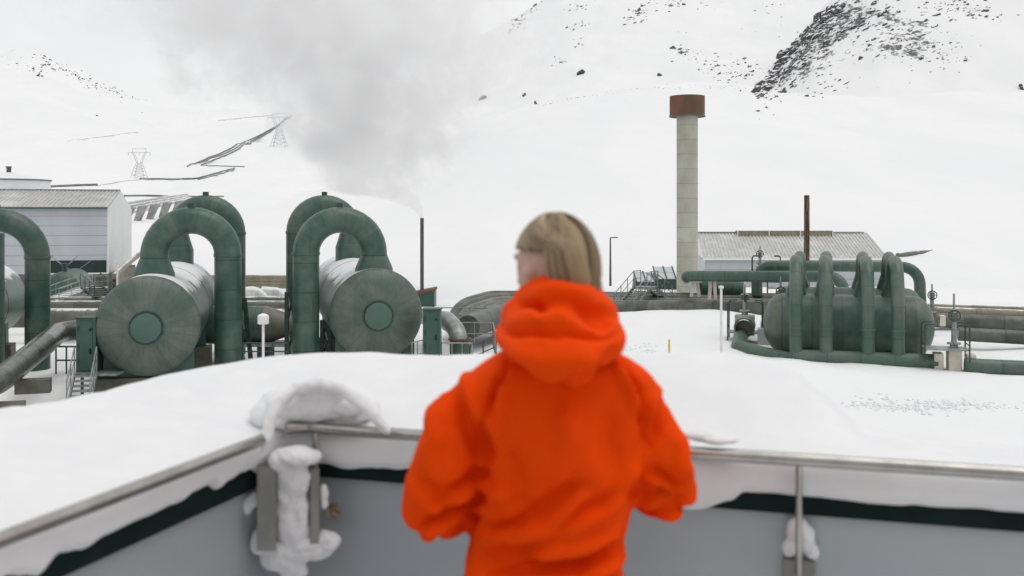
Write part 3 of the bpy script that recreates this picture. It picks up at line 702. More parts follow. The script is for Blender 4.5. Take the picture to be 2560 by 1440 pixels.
# ------------------------------------------------------------------ posts, lamps, chimney
def mushroom(px,py0,py1,Y,rp,capw,caph,label):
    t=thing('vent_post',label,'vent post',P(px,py1,Y)); b=P(px,py1,Y); tp=P(px,py0,Y)
    MB().tube([b,tp],S(rp,Y),14).build('post',M['whitepaint'],t)
    cw,ch=S(capw,Y),S(caph,Y)
    MB().lathe([(-ch,cw*.9),(-ch*.9,cw),(-.02,cw),(0,cw*.96),(ch*.12,cw*.75),(ch*.22,cw*.3),(ch*.24,.01)],tp,(0,0,1),28,True).build('cap',M['whitepaint'],t)
    MB().lathe([(.0,cw*.97),(ch*.14,cw*.76),(ch*.28,cw*.32),(ch*.32,.01)],tp+Vector((0,0,.005)),(0,0,1),28).build('snow_cap',M['snow'],t)
mushroom(658,790,960,34.5,3.4,14,20,'white post with a drum shaped cap between the two big tanks')
mushroom(1803,716,900,37.5,3.2,6.5,5,'thin white post with a small cap left of the green vessels')
b=P(1673,880,38); o=MB().tube([b-Vector((0,0,.4)),P(1673,849,38)],S(2.6,38),10).build('marker_post',M['yellow']); tag(o,'short yellow marker post standing in the snow right of the person','post')
b=P(1526,715,88); tp=P(1526,594,88); t=thing('street_lamp','slim dark street lamp with a short arm, left of the concrete chimney','lamp',b)
MB().tube([b,tp],[.11,.06],10).build('pole',M['darkpole'],t); MB().tube([tp,tp+Vector((.45,0,.02))],.04,8).build('arm',M['darkpole'],t)
MB().cbox(tp+Vector((.42,0,0)),.45,.2,.09).build('lamp_head',M['darkpole'],t,False,.02)
b=P(1718,740,80); zt=P(0,262,80).z
t=thing('concrete_chimney','tall round concrete chimney with a wide rusty collar on top','chimney',Vector((b.x,b.y,0)))
R0=S(26.2,80)
MB().lathe([(0,R0*1.01)]+[(k*1.17,R0) for k in range(1,int(zt/1.17)+1)]+[(zt,R0)],Vector((b.x,b.y,0)),(0,0,1),48).build('shaft',M['stack'],t)
zc0,zc1=P(0,291,80).z,P(0,241,80).z; R2=S(43.5,80)
MB().lathe([(zc0,R0+.01),(zc0,R2),(zc1,R2),(zc1,R2-.12),(zc0+.4,R2-.12),(zc0+.4,.05)],Vector((b.x,b.y,0)),(0,0,1),56,False,True).build('collar',M['rust'],t)
MB().lathe([(zc0-.04,R2+.0),(zc0-.04,R2+.05),(zc0+.05,R2+.05),(zc0+.05,R2)],Vector((b.x,b.y,0)),(0,0,1),56).build('rim',M['greypipe'],t)
b=P(2017,760,62); tp=P(2017,488,62); o=MB().tube([b+(tp-b)*k/12+Vector((random.uniform(-.01,.01),0,0)) for k in range(13)],[S(7.4-.7*k/12,62) for k in range(13)],14).build('wooden_pole',M['wood']); tag(o,'thick brown weathered pole rising behind the gooseneck pipes on the right','pole')
# ------------------------------------------------------------------ sheds and right building
def shed(px0,px1,y0,y1,Y,label):
    a=P(px0,y1,Y); w=S(px1-px0,Y); h=S(y1-y0,Y); t=thing('skylight_shed',label,'shed',a,'low green sheds left of the chimney')
    MB().hexa([a,a+Vector((w,0,0)),a+Vector((w,3,0)),a+Vector((0,3,0)),a+Vector((0,0,h*.55)),a+Vector((w,0,h*.55)),a+Vector((w*.96,3,h*1.05)),a+Vector((w*.1,3,h*1.05))]).build('body',M['green_dark'],t,False)
    u=Vector((w*.05,3,h*.5)); MB().box(a+Vector((w*.06,0,h*.58)),(w*.86,0,0),u*.97,(0,0,.05)).build('skylight',M['siding_light'],t,False)
    for s in (.02,.5,.93): MB().beam(a+Vector((w*s,0,h*.62)),a+Vector((w*s,0,h*.62))+u,.1).build('rib',M['green_dark'],t,False)
shed(1590,1640,688,728,88,'low dark teal shed with a slanted skylight, left one')
shed(1640,1694,676,728,90,'low dark teal shed with a slanted skylight, right one against the chimney')
t=thing('valve_house','long low pale building with a corrugated roof behind the right pipes','building',P(1990,725,96))
fl_=P(1762,728,96); Wd=S(452,96); Hh=S(728-648,96); ex=Vector((Wd,0,0)); dp=Vector((1.1,9,0)); 
MB().box(fl_,ex,dp*2,(0,0,Hh)).build('wall',M['siding_light'],t,False)
mb=MB(); o=fl_+Vector((-.2,-.4,Hh+.02)); corr(mb,o,ex+Vector((.4,0,0)),dp+Vector((0,0,2.35)),.34,.08)
corr(mb,o+dp*2+ex+Vector((.4,0.4,0)),-ex-Vector((.4,0,0)),-dp+Vector((0,0,2.35)),.34,.08); mb.build('roof',M['roof'],t,False)
for s,k in ((0,1),(1,-1)):
    g=fl_+ex*s+Vector((.02*k,0,Hh)); MB().grid([[g,g+dp*2,g+dp+Vector((0,0,2.2))],[g+Vector((.1*k,0,0)),g+dp*2+Vector((.1*k,0,0)),g+dp+Vector((.1*k,0,2.2))]],[0,1],True,True,True).build('gable',M['whitewall'],t,False)
MB().beam(o+Vector((0,0,0)),o+ex,.16,.2).build('eaves_snow',M['snow'],t)
a=o+ex*.235+dp*.86+Vector((0,0,2.0)); rv=MB().box(a,ex*.565,(0.1,1.6,0),(0,0,.62)).build('ridge_vent',M['tan'],t,False)
for s in (0,.33,.66,1): MB().cbox(a+ex*.565*s+Vector((0,-.03,.31)),.1,.08,.66).build('joint',M['whitepaint'],rv,False)
MB().beam(o+dp*.99+Vector((0,0,2.45)),o+ex+dp*.99+Vector((0,0,2.45)),.3,.1).build('ridge_cap',M['steel'],t,False)
pipe([P(2245,640,120),P(2300,633,122),P(2368,630,126)],.38,'olive pipe half buried in snow right of the long low building','olive')
o=pipe([P(2388,628,130),P(2428,627,132)],.3,'short bit of olive pipe showing through snow farther right','olive')

# ------------------------------------------------------------------ right vessels
AX=Vector((.9616,-.2732,0)).normalized(); NX=Vector((.2732,.9619,0)).normalized(); Z=Vector((0,0,1))
CV=P(2117,811,40); RV=1.19; HLV=2.52
def vessel(c,label):
    t=thing('flash_vessel',label,'tank',(c.x,c.y,1),'twin horizontal vessels')
    MB().lathe([(-HLV+2*HLV*i/8,RV) for i in range(9)],c,AX,56).build('shell',M['green'],t)
    for s in (-1,1):
        MB().lathe([(s*(HLV+.75*math.cos(a)),RV*math.sin(a)+.001) for a in [k*PI/2/10 for k in range(11)]],c,AX,56).build('head',M['green_head2'] if s>0 else M['green_head2'],t)
    for s in (-1.6,1.6):
        MB().cbox(c+AX*s-Z*(RV+.25),.5,1.7,.9,math.atan2(AX.y,AX.x)).build('saddle',M['green_dark'],t,False)
M['green_head2']=cladding('vessel_head_cladding',(.05,.092,.07),(.115,.135,.105),head=20,rough=.45,line=.35,tint=.2)
vessel(CV,'front green horizontal vessel on the right, under four arched pipes'); CR=CV+NX*4.5+AX*.17
vessel(CR,'rear green horizontal vessel on the right, mostly hidden by the front one')
def arch(c,t_,label,grp,zt=5.28,rp=.24):
    v=c+AX*t_; f=v-NX*2.5; r=1.25; zc=zt-rp-r; zb=1.0
    t=thing('arch_pipe',label,'pipe',(f.x,f.y,zb),grp)
    pts=[Vector((f.x,f.y,zb+(zc-zb)*k/5)) for k in range(6)]; vs=[(zc-zb)*k/5 for k in range(6)]
    for i in range(1,17):
        a=PI*i/16; pts.append(Vector((f.x,f.y,zc))+NX*(r-r*math.cos(a))+Z*r*math.sin(a)); vs.append(vs[-1]+r*PI/16*2.6)
    zv=c.z+RV
    pts.append(Vector((v.x,v.y,zv+.02))); vs.append(vs[-1]+.3)
    MB().tube(pts,rp,24,vs=vs).build('pipe',M['green_light'],t)
    MB().lathe([(-.25,.42),(.05,.40),(.55,rp+.015)],Vector((v.x,v.y,zv)),(0,0,1),24).build('nozzle',M['green'],t)
    if rp<.26: MB().lathe([(0,rp+.01),(0,rp+.03),(.07,rp+.03),(.07,rp+.01)],Vector((f.x,f.y,2.5)),(0,0,1),24).build('band',M['green_cap'],t)
M['green_light']=cladding('faded_green_cladding',(.056,.104,.082),(.108,.140,.115),1.2,.42,line=.4)
nm=('leftmost','second from the left','third from the left','rightmost')
for k,t_ in enumerate((-1.965,-.869,.637,1.692)):
    arch(CV,t_,nm[k]+' of the four front arched pipes over the right vessels','front arched pipes over the vessels')
    arch(CR,t_,nm[k]+' of the four rear arched pipes over the right vessels','rear arched pipes over the vessels')
HB=CV-NX*2.5; HB=Vector((HB.x,HB.y,1.38))
def hp(t_,z=0): return HB+AX*t_+Z*z
t=thing('header_pipe','thick green header pipe along the foot of the front arched pipes','pipe',hp(-2))
MB().tube([hp(-2.05),hp(-2),hp(0),hp(3.05)],.32,28).build('pipe',M['green_light'],t)
MB().lathe([(-.02,.01),(-.02,.34),(.04,.34),(.04,.3)],hp(-2.07),AX,28).build('end_cap',M['green_cap'],t)
pipe([P(2412,916,36.2),P(2412,916,36.2)+AX*1.5-Z*.02,P(2412,916,36.2)+AX*10-Z*.05],.31,'green pipe leaving the beige valve towards the right edge','green_light')
pipe([P(1862,800,45.5),P(1850,850,42.4),P(1846,868,41.2),P(1900,884,39.8),P(2000,906,38.6)],.31,'green pipe curving from the left valve down along the snow to the header','green_light',.8)
pipe([P(2395,835,42.5),P(2395,840,42.5)+AX*3,P(2395,842,42.5)+AX*11],.29,'olive pipe with patched cladding right of the vessels','greybare')
pipe([P(2300,765,52),P(2300,765,52)+AX*14-Z*.2],.15,'thin tan pipe running to the right edge, topmost of three','tan')
pipe([P(2305,780,51),P(2305,780,51)+AX*14-Z*.2],.3,'tan grey pipe running to the right edge, second of three','tan')
pipe([P(2310,799,49.6),P(2310,799,49.6)+AX*14-Z*.25],.36,'green grey pipe running to the right edge, third of three','greybare')
pipe([P(1716,700,62),P(1716,690,53),P(2104,692,49.5),P(2114,760,49)],.285,'long level green pipe in front of the low building, starting at the chimney','green',.75,seg=24)
pipe([P(1893,740,56),P(1893,664,56),P(2298,668,52.5),P(2302,775,52)],.29,'upper green pipe with elbows at both ends behind the arched pipes','green',.9,seg=24)
for i,(px,py0,py1,Y) in enumerate(((1738,702,742,53.5),(1781,700,755,53))):
    a=P(px,py0,Y); t=thing('pipe_trestle',('left','right')[i]+' beige trestle carrying the long level green pipe','trestle',P(px,py1,Y),'beige pipe trestles')
    for s in (-1,1): MB().beam(P(px+s*(10 if i==0 else 8),py1,Y),a+Vector((s*.1,0,0)),.16).build('leg',M['beige'],t,False)
    MB().cbox(a,.7 if i==0 else .35,.4,.14).build('cradle',M['beige'],t,False)
# ------------------------------------------------------------------ valves
def valve(c,ax,label,body,size=1.0,stem=1.2,big=False):
    t=thing('gate_valve',label,'valve',(c.x,c.y,c.z-.6),'gate valves on the pipes')
    r=math.atan2(ax.y,ax.x)
    MB().cbox(c,.45*size,.8*size,.85*size,r).build('body',M[body],t,False,.04)
    for s in (-1,1):
        if body=='greycloth': MB().lathe([(.38*size,.02),(.38*size,.42*size),(.5*size,.42*size),(.5*size,.34*size),(.75*size,.33*size)],c+Z*-.06,ax*s,24).build('flange',M['greypipe'],t)
        else: MB().cbox(c+ax*.55*s*size-Z*.08,.32*size,.62*size,.62*size,r).build('flange',M['beige'],t,False,.03)
    top=c+Z*.42*size
    MB().lathe([(0,.14),(.12,.14),(.14,.24),(.2,.24),(.22,.1),(stem*.7,.08),(stem*.72,.04),(stem,.035)],top,(0,0,1),14,False,True).build('stem',M['steel'],t)
    w=MB(); o=top+Z*stem*.6; pts=[o+ax*.2*math.cos(a)+Z*.2*math.sin(a)-NX*.15 for a in [2*PI*i/20 for i in range(21)]]
    w.tube(pts,.025,6,False)
    for i in range(3): w.tube([o-NX*.15+ax*.2*math.cos(a)+Z*.2*math.sin(a) for a in (PI*i/3,PI*i/3+PI)],.018,6)
    w.build('handwheel',M['dsteel'],t)
    MB().cbox(o,.2,.34,.24,r).build('gearbox',M['greypipe'],t,False,.02)
c=P(1862,812,43.4); valve(c,NX,'grey wrapped gate valve on the curving pipe left of the vessels','greycloth',1.05,1.3)
c=hp(3.62); valve(c+Z*.15,AX,'beige gate valve at the right end of the header pipe','beige',1.0,2.0)
c=P(1952,800,44.6); valve(c,AX,'small gate valve between the left valve and the vessel head','beige',.8,1.6)
c=P(2330,770,47); valve(c-Z*.5,AX,'dark gate valve with a tall stem behind the right vessel head','greypipe',.8,1.3)
c=P(1900,680,60); valve(c,AX,'dark gate valve under the long green pipe in front of the low building','greypipe',.9,1.2)
def cage(px,py,Y,w,h,label):
    b=P(px,py,Y); t=thing('access_frame',label,'steel frame',b,'steel access frames at the valves')
    for s in (-1,1):
        for d in (0,1.0):
            pts,_=fillet([b+AX*s*w/2+NX*d,b+AX*s*w/2+NX*d+Z*h,b+AX*s*(w/2-.35)+NX*d+Z*h],.12,4); MB().tube(pts,.03,8).build('post',M['dsteel'],t)
        for z in (.45,.75): MB().tube([b+AX*s*w/2+Z*h*z,b+AX*s*w/2+NX*1.0+Z*h*z],.022,6).build('bar',M['dsteel'],t)
    MB().box(b-AX*w/2+Z*h*.3,AX*w,NX*1.0,Z*.05).build('grating',M['steel'],t,False)
cage(1862,868,43.0,1.45,1.95,'steel access frame round the grey wrapped valve left of the vessels')
cage(2368,905,36.0,1.5,1.35,'steel access frame round the beige valve right of the vessels')
cage(1915,735,58,1.6,2.2,'dark steel frame under the long green pipe, before the low building')
cage(1945,745,57,1.2,1.7,'small dark steel frame left of the rear vessel')
pipe([P(1905,812,45),P(1945,812,44.6),P(1985,812,44)],.22,'short beige pipe between the left valves and the vessel head','beige')
pipe([P(1905,835,43.6),P(1990,840,43)],.16,'dark pipe under the short beige one left of the vessel','greypipe')
o=MB().cbox(P(1912,842,42.8),.6,.5,.75,-.27).build('junction_box',M['panel'],smooth=False,bevel=.02); tag(o,'grey junction box between the left valve and the front vessel','box')
# vessel-like mass and pipes between chimney foot and left valve
c=P(1806,720,58); t=thing('low_drum','dark green drum lying low between the chimney foot and the left valve','drum',(c.x,c.y,1))
MB().lathe([(-1.0-.4*math.cos(a),.5*math.sin(a)+.001) for a in [k*PI/2/6 for k in range(7)]]+[(1.2,.5)],c,AX,32,False,True).build('shell',M['green'],t)
MB().cbox(c-Z*.7+AX*.8,.4,.9,.7).build('saddle',M['dsteel'],t,False)
# snow clods thrown on the near snowfield
mb=MB()
for _ in range(420):
    px=random.choice((random.gauss(2230,55),random.gauss(2390,60),random.gauss(2300,110))); py=1000+random.gauss(0,9)+ (px-2300)*.01
    d=29.0+random.gauss(0,.25)
    for _k in range(1):
        x=(px-1280)/F*d; z=tz(x,d); d2=d-(py-1000)*.05; z=tz(x,d2); w=random.uniform(.02,.06)*random.choice((.7,1,1.4))
        add_rock(mb,Vector((x,d2,z+w*.3)),w,w,w*.8,random.random()*3,random.uniform(-.4,.4))
for _ in range(120):
    px=random.gauss(1610,28); d=40+random.gauss(0,.8); x=(px-1280)/F*d; w=random.uniform(.02,.06); add_rock(mb,Vector((x,d,tz(x,d)+w*.3)),w,w,w*.8,random.random()*3,0)
tag(mb.build('snow_clods',M['snow'],smooth=False),kind='stuff')

# ------------------------------------------------------------------ viewing deck: parapet, rail, snow on the ledge
CR_=Vector((-.70,3.204,0)); DR=Vector((.962,-.273,0)).normalized(); NR=Vector((.273,.962,0)).normalized()
DL=Vector((-.319,-.948,0)).normalized(); NL=Vector((-.948,.319,0)).normalized()
MV=(NR+NL)/(1+NR.dot(NL)); LR,LL=7.0,9.2
def lp(s,n,z):
    if s>0: q=CR_+DR*s+NR*n
    elif s<0: q=CR_+DL*(-s)+NL*n
    else: q=CR_+MV*n
    return Vector((q.x,q.y,z))
def strip(prof,name,mat,parent,s0,s1,bevel=0):
    """solid swept along one side of the deck; profile of (outward, height)"""
    return MB().grid([[lp(s0,n,z) for n,z in prof],[lp(s1,n,z) for n,z in prof]],[0,1],True,True,True).build(name,M[mat],parent,False,bevel)
ZF=ZC-1.78; ZB=ZC-.857; ZL=ZC-.79
t=thing('parapet_wall','grey metal parapet with a black edge strip around the viewing deck, under the snow','parapet',lp(0,.1,ZF))
for a,b in ((-LL,0),(0,LR)):
    strip([(.10,ZF-.02),(.16,ZF-.02),(.16,ZB),(.10,ZB)],'panel','panel',t,a,b)
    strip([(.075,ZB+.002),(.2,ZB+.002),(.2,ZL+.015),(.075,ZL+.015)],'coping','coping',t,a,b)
    strip([(.202,ZB-.1),(.98,ZB-.2),(.98,ZL-.15),(.202,ZL)],'ledge','dconcrete',t,a,b)
    strip([(.9,-.3),(.97,-.3),(.97,ZB-.21),(.9,ZB-.21)],'outer_wall','panel',t,a,b)
mb=MB(); ins=CR_+MV*.165; e=[ins,CR_+DR*LR+NR*.165,CR_+DR*LR+DL*LL,CR_+DL*LL+NL*.165]
mb.hexa([Vector((p.x,p.y,ZF-.35)) for p in e]+[Vector((p.x,p.y,ZF)) for p in e]); o=mb.build('deck_floor',M['snow'],smooth=False); o['kind']='structure'
# unseen building added behind the viewer to cut sky light on the deck
fw=lp(-9.0,0,0); fx=DR; t=thing('added_shade_building','unseen dark teal clad building added behind the viewing deck to block sky light','building',(fw.x,fw.y,ZF))
o=Vector((fw.x,fw.y,0))-DR*6-NR*0; MB().box(o-NR*6,DR*16,NR*6,(0,0,ZF+3.2)).build('wall',M['green_dark'],t,False)
MB().box(o-NR*6.2+Vector((0,0,ZF+3.2))-DR*.2,DR*16.4,NR*6.5,(0,0,.25)).build('roof',M['steel'],t,False)
MB().box(o+DR*8+Vector((0,0,ZF+.02)),DR*1.0,NR*.05,(0,0,2.1)).build('door',M['green_steel'],t,False)
# snow on the ledge
def build_ledge_snow():
    ss=list(np.linspace(-9.1,-3.2,26))+list(np.linspace(-3.1,-.02,150)); fan=40
    rows=[(CR_+DL*(-s),NL,s) for s in ss]
    for i in range(fan+1):
        w=i/fan; n=(NL*(1-w)+NR*w).normalized(); rows.append((CR_,n,(w-.5)*.02))
    rows+=[(CR_+DR*s,NR,s) for s in list(np.linspace(.02,3.2,160))+list(np.linspace(3.3,6.9,20))]
    TP=([-250,0,100,200,300,400,490,560,660,760,900,1100,1200,1300,1550,1700,1800,1900,1990,2060,2150,2300,2450,2560,2900],[1075,1022,1003,986,965,942,924,911,893,884,880,882,878,870,868,872,880,898,925,975,1050,1082,1100,1112,1150])
    cs=([-7,-.9,-.3,0,1.2,1.36,1.58,1.80,2.36,7],[.64,.655,.615,.552,.515,.53,.60,.745,.80,.78])
    Q=np.array([[*(b+n*.5)[:2]] for b,n,s in rows]); rings=[]; 
    arc=0; prev=None
    NN=[.02,.05,.10,.16,.23,.30,.38,.46,.54,.62,.70,.78,.86,.93,.99]
    for i,(b,n,s) in enumerate(rows):
        p=b+n*.3
        if prev is not None: arc+=(p-prev).length
        prev=p
        e=b+n*.86; px=min(max(1280+F*e.x/max(e.y,.6),-250),2900); cr=float(np.clip((np.interp(px,*TP)-HOR)/F*e.y,.50,.84)) if e.y>1 else .64
        hang=.812+.03*float(fbm(np.array([arc*3.1]),np.array([.3]),31,4)[0])
        dr=float(fbm(np.array([arc*9]),np.array([2.7]),40,3)[0]); hang+=max(0,dr-.16)*.16
        if s>1.40: hang=.803+(hang-.812)*.25
        elif s>.85: hang+=.010*float(sstep(.85,1.0,s)*(1-sstep(1.3,1.40,s)))
        hang+=(.020 if s<.9 else .006)*float(fbm(np.array([arc*17]),np.array([5.1]),44,3)[0])-(.012 if s<0 else 0)
        g=lambda k: float(fbm(np.array([arc*4+k*7]),np.array([k*3.3]),50,3)[0])
        ring=[(.10,ZC-hang+.015),(.055+.016*g(1),ZC-hang),(.035+.022*g(2),ZC-hang+.03),(.03+.015*g(3),ZC-.745),(.035+.012*g(4),ZC-.715)]
        for q in NN[1:]:
            x=float(p.x+n.x*(q-.3)); y=float(p.y+n.y*(q-.3))
            f=sstep(.02,.80,q)**.85
            zz=.70*(1-f)+cr*f
            zz+=.05*float(sstep(.86,1.0,q))
            zz+=.022*float(fbm(np.array([x*2.3]),np.array([y*2.3]),61,4)[0])+.010*float(fbm(np.array([x*9]),np.array([y*15]),66,4)[0])
            ring.append((q,ZC-zz))
        ring+=[(1.03,ZC-max(cr+.12,.86)),(1.0,ZC-.97),(.9,ZC-.955)]
        rings.append([Vector((b.x+n.x*q,b.y+n.y*q,z)) for q,z in ring])
    o=MB().grid(rings,[0]*len(rings),True,True,True).build('snow',M['snowbank'])
    m=o.modifiers.new('sub','SUBSURF'); m.levels=m.render_levels=1
    tag(o,'thick snow lying along the parapet ledge in front of the person',kind='stuff')
build_ledge_snow()
# rail
ZR=ZC-.68
t=thing('deck_railing','brushed steel handrail running round the corner of the deck parapet','railing',lp(0,0,ZF))
MB().tube([lp(-9.0,0,ZR),lp(-3,0,ZR),lp(-.16,0,ZR)],.0185,20).build('handrail',M['stainless'],t)
MB().tube([lp(-.05,-.0,ZR+.008),lp(.05,0,ZR+.004),lp(.25,0,ZR),lp(3,0,ZR),lp(6.8,0,ZR)],.0185,20).build('handrail',M['stainless'],t)
q=lp(.075,0,0); MB().tube([Vector((q.x,q.y,ZC-.80)),Vector((q.x,q.y,ZR))],.009,10).build('post',M['stainless'],t)
for s in (1.56,4.0,-2.6):
    q=lp(s,.0,0); w=NR if s>0 else NL
    MB().tube([Vector((q.x,q.y,ZR)),Vector((q.x,q.y,ZC-1.0))]+[Vector((q.x,q.y,ZC-1.03))+w*.1],.0095,12).build('post',M['stainless'],t)
    MB().cbox(Vector((q.x,q.y,ZC-1.03))+w*.085,.09,.02,.09,math.atan2(w.y,w.x)-PI/2).build('base_plate',M['plate'],t,False,.003)
def qp(px,py,Y=3.1): return P(px,py,Y)
def plate(px0,px1,py0,py1,Y,th,yaw):
    c=(qp(px0,py0,Y)+qp(px1,py1,Y))/2; return MB().cbox(c,S(px1-px0,Y),th,S(py1-py0,Y),yaw)
plate(643,690,1166,1376,3.08,.012,.12).build('bracket_plate',M['plate'],t,False,.003)
plate(775,797,1168,1354,3.13,.05,.25).build('bracket_plate',M['plate'],t,False,.003)
for px,py in ((604,1312),(832,1278)):
    c=qp(px,py,3.16); b=MB().lathe([(-.04,.004),(-.04,.012),(.0,.012),(.002,.024),(.012,.024)],c,NR if px>700 else Vector((-.3,.95,0)),12,True,True).build('bolt',M['bolt'],t)
    MB().tube([c+Vector((-.018,-.02,.012)),c+Vector((.02,-.024,-.01))],.006,8).build('nut',M['bolt'],b)

def bake(mb,voxel,smooth=3,name='tmp'):
    """fuse overlapping pieces into one continuous smooth surface"""
    o=mb.build(name,None,smooth=False)
    m=o.modifiers.new('r','REMESH'); m.mode='VOXEL'; m.voxel_size=voxel
    m=o.modifiers.new('s','SMOOTH'); m.iterations=smooth; m.factor=.5
    dg=bpy.context.evaluated_depsgraph_get(); me=bpy.data.meshes.new_from_object(o.evaluated_get(dg))
    old=o.data; bpy.data.objects.remove(o); bpy.data.meshes.remove(old)
    return me
def link(me,name,mat,parent=None,levels=0):
    me.materials.clear(); me.materials.append(M[mat]); me.shade_smooth(); me.name=name
    o=bpy.data.objects.new(name,me); COL.objects.link(o)
    if parent: o.parent=parent; o.matrix_parent_inverse=parent_inv(parent)
    return o
def coords(me):
    a=np.empty(len(me.vertices)*3,np.float32); me.vertices.foreach_get('co',a); return a.reshape(-1,3).astype(float)
def normals(me):
    a=np.empty(len(me.vertices)*3,np.float32); me.vertex_normals.foreach_get('vector',a); return a.reshape(-1,3).astype(float)
def setco(me,c): me.vertices.foreach_set('co',c.astype(np.float32).ravel()); me.update()
def lump(me,amp,freq,seed):
    c=coords(me); n=normals(me); d=fbm(c[:,0]*freq+c[:,1]*freq*.7,c[:,2]*freq-c[:,1]*freq*.6,seed,4)*amp
    setco(me,c+n*d[:,None])
def clump(balls,vox,label,seed,tubes=(),amp=.012):
    mb=MB()
    for px,py,Y,rx,ry,rz in balls: mb.ell(qp(px,py,Y),S(rx,Y),ry,S(rz,Y),16,10)
    for pts,rad in tubes: mb.tube([qp(*p) for p in pts],[S(r,p[2]) for r,p in zip(rad,pts)],12)
    me=bake(mb,vox,3); lump(me,amp,16,seed); lump(me,amp*.5,45,seed+3); tag(link(me,'snow_clump','snowbank'),label,'snow','clumps of snow on the railing')
clump([(742,1142,3.10,62,.055,26),(700,1150,3.10,30,.045,30),(733,1195,3.11,47,.035,50),(728,1265,3.12,45,.03,60),(733,1320,3.12,44,.03,55),(712,1230,3.115,26,.028,60),(755,1290,3.12,22,.03,60)],.0055,'column of snow packed between the two bracket plates at the railing corner',3,amp=.012)
clump([(735,1372,3.135,92,.035,36),(700,1398,3.135,52,.03,34),(815,1350,3.14,36,.03,26),(790,1375,3.14,40,.03,30),(650,1350,3.135,24,.028,34),(735,1425,3.14,34,.026,30),(720,1448,3.14,20,.022,20)],.0055,'wide lump of snow hanging below the bracket plates at the corner',5)
clump([(620,1262,3.13,17,.025,26),(636,1250,3.13,18,.02,22)],.005,'small lump of snow on the panel left of the bracket plates',6,amp=.006)
clump([(810,1232,3.15,12,.02,24),(812,1260,3.15,9,.02,14)],.005,'small lump of snow on the panel right of the bracket plates',7,amp=.006)
arcp=[(652,1150,3.02),(664,1100,3.03),(676,1050,3.05),(694,1008,3.08),(740,975,3.12),(800,962,3.14),(855,972,3.12),(900,1000,3.09),(938,1040,3.06),(962,1072,3.05),(968,1084,3.05)]
clump([(790,1006,3.24,120,.11,46),(800,985,3.22,95,.09,30),(730,1010,3.2,60,.07,34),(880,1015,3.2,60,.07,26),(790,1000,3.36,135,.17,46),(700,1030,3.34,70,.14,40),(880,1020,3.34,70,.14,36),(785,1022,3.30,118,.13,42),(775,1012,3.2,100,.07,36),(840,1008,3.22,70,.07,34),(725,1040,3.25,50,.08,30)],.006,'snow cap curling over the corner of the handrail, with two drooping ends',9,[(arcp,[5,13,16,18,20,22,20,18,17,15,8])],.010)
clump([(1985,1330,2.83,17,.03,34),(2012,1345,2.83,26,.032,34),(1975,1368,2.83,18,.026,22),(2028,1375,2.83,16,.026,20),(2000,1312,2.83,16,.024,18)],.005,'snow clump caught on the base of the thin railing post right of the person',11,amp=.010)
clump([(1800,1098,2.86,52,.04,13),(1760,1088,2.88,50,.04,15)],.005,'long low ridge of snow lying on the handrail beside the right sleeve',13,amp=.004)

# ------------------------------------------------------------------ the person
KP=2.25/F
def Q(px,py,dy=0.): return Vector(((px-1280)*KP,2.25+dy,ZC+(HOR-py)*KP))
def ring(py,cx,hw,rf,rb,dy=0,n=32,ex=2.4):
    o=Q(cx,py,dy); out=[]
    for j in range(n):
        a=2*PI*j/n; c,s=math.cos(a),math.sin(a); c=abs(c)**(2/ex)*(1 if c>0 else -1); s=abs(s)**(2/ex)*(1 if s>0 else -1)
        out.append(o+Vector((hw*KP*c,(rf if s>0 else rb)*s,0)))
    return out
def fabric():
    m,nt,b=newmat('orange_shell_fabric'); co=objco(nt)
    n=noise_(nt,co,5,5,.6); w=noise_(nt,co,22,4,.6,(1,1,1.6)); nt.links.new(mix_(nt,n,(.72,.046,.0),(.84,.068,.0)),b.inputs['Base Color'])
    b.inputs['Roughness'].default_value=.8; b.inputs['Specular IOR Level'].default_value=.08
    bump_(nt,w,.35,.006,b); return m
M['jacket']=fabric()
M['skin']=plain('skin',(.42,.255,.185),(.48,.30,.225),14,.55)
M['trousers']=plain('dark_grey_trousers',(.03,.032,.036),(.045,.047,.05),8,.85)
M['boot']=plain('brown_boot_leather',(.05,.03,.02),(.08,.05,.03),8,.6)
M['eye']=plain('eye_white',(.7,.7,.68),(.72,.72,.7),5,.2)
def hairmat():
    m,nt,b=newmat('blond_hair'); at=nd(nt,'ShaderNodeAttribute',attribute_name='shade').outputs['Fac']; co=objco(nt)
    n=noise_(nt,co,60,4,.6,(1,1,.12)); f=math_(nt,'ADD',math_(nt,'MULTIPLY',at,.75),math_(nt,'MULTIPLY',n,.3))
    nt.links.new(mix_(nt,f,(.085,.056,.028),(.55,.42,.26)),b.inputs['Base Color']); b.inputs['Roughness'].default_value=.42; b.inputs['Specular IOR Level'].default_value=.4; return m
M['hair']=hairmat()
YAW=math.radians(39); FD=Vector((-math.sin(YAW),math.cos(YAW),0)); SD=Vector((math.cos(YAW),math.sin(YAW),0))   # face direction, her right side
HC=Q(1383,684,.025)
def hd(s,f,z): return HC+SD*s+FD*f+Vector((0,0,z))
HM=Matrix((SD,FD,Vector((0,0,1)))).transposed()
body=MB()
body.ell(hd(0,-.004,.012),.076,.097,.108,28,18,HM)                       # skull
body.ell(hd(0,.035,-.058),.056,.062,.072,22,14,HM)                       # jaw and cheeks
body.ell(hd(0,.062,-.105),.026,.026,.02,14,10,HM)                        # chin
body.tube([hd(0,.088,.02),hd(0,.104,-.018),hd(0,.112,-.032)],[.010,.013,.015],10)   # nose
body.ell(hd(0,.086,.036),.05,.018,.012,14,8,HM)                          # brow
body.ell(hd(0,.094,-.066),.024,.012,.007,12,8,HM); body.ell(hd(0,.092,-.077),.021,.012,.007,12,8,HM)   # lips
for s in (-1,1): body.ell(hd(s*.080,-.004,-.012),.010,.019,.032,14,10,HM); body.ell(hd(s*.084,-.012,.004),.008,.018,.014,12,8,HM)
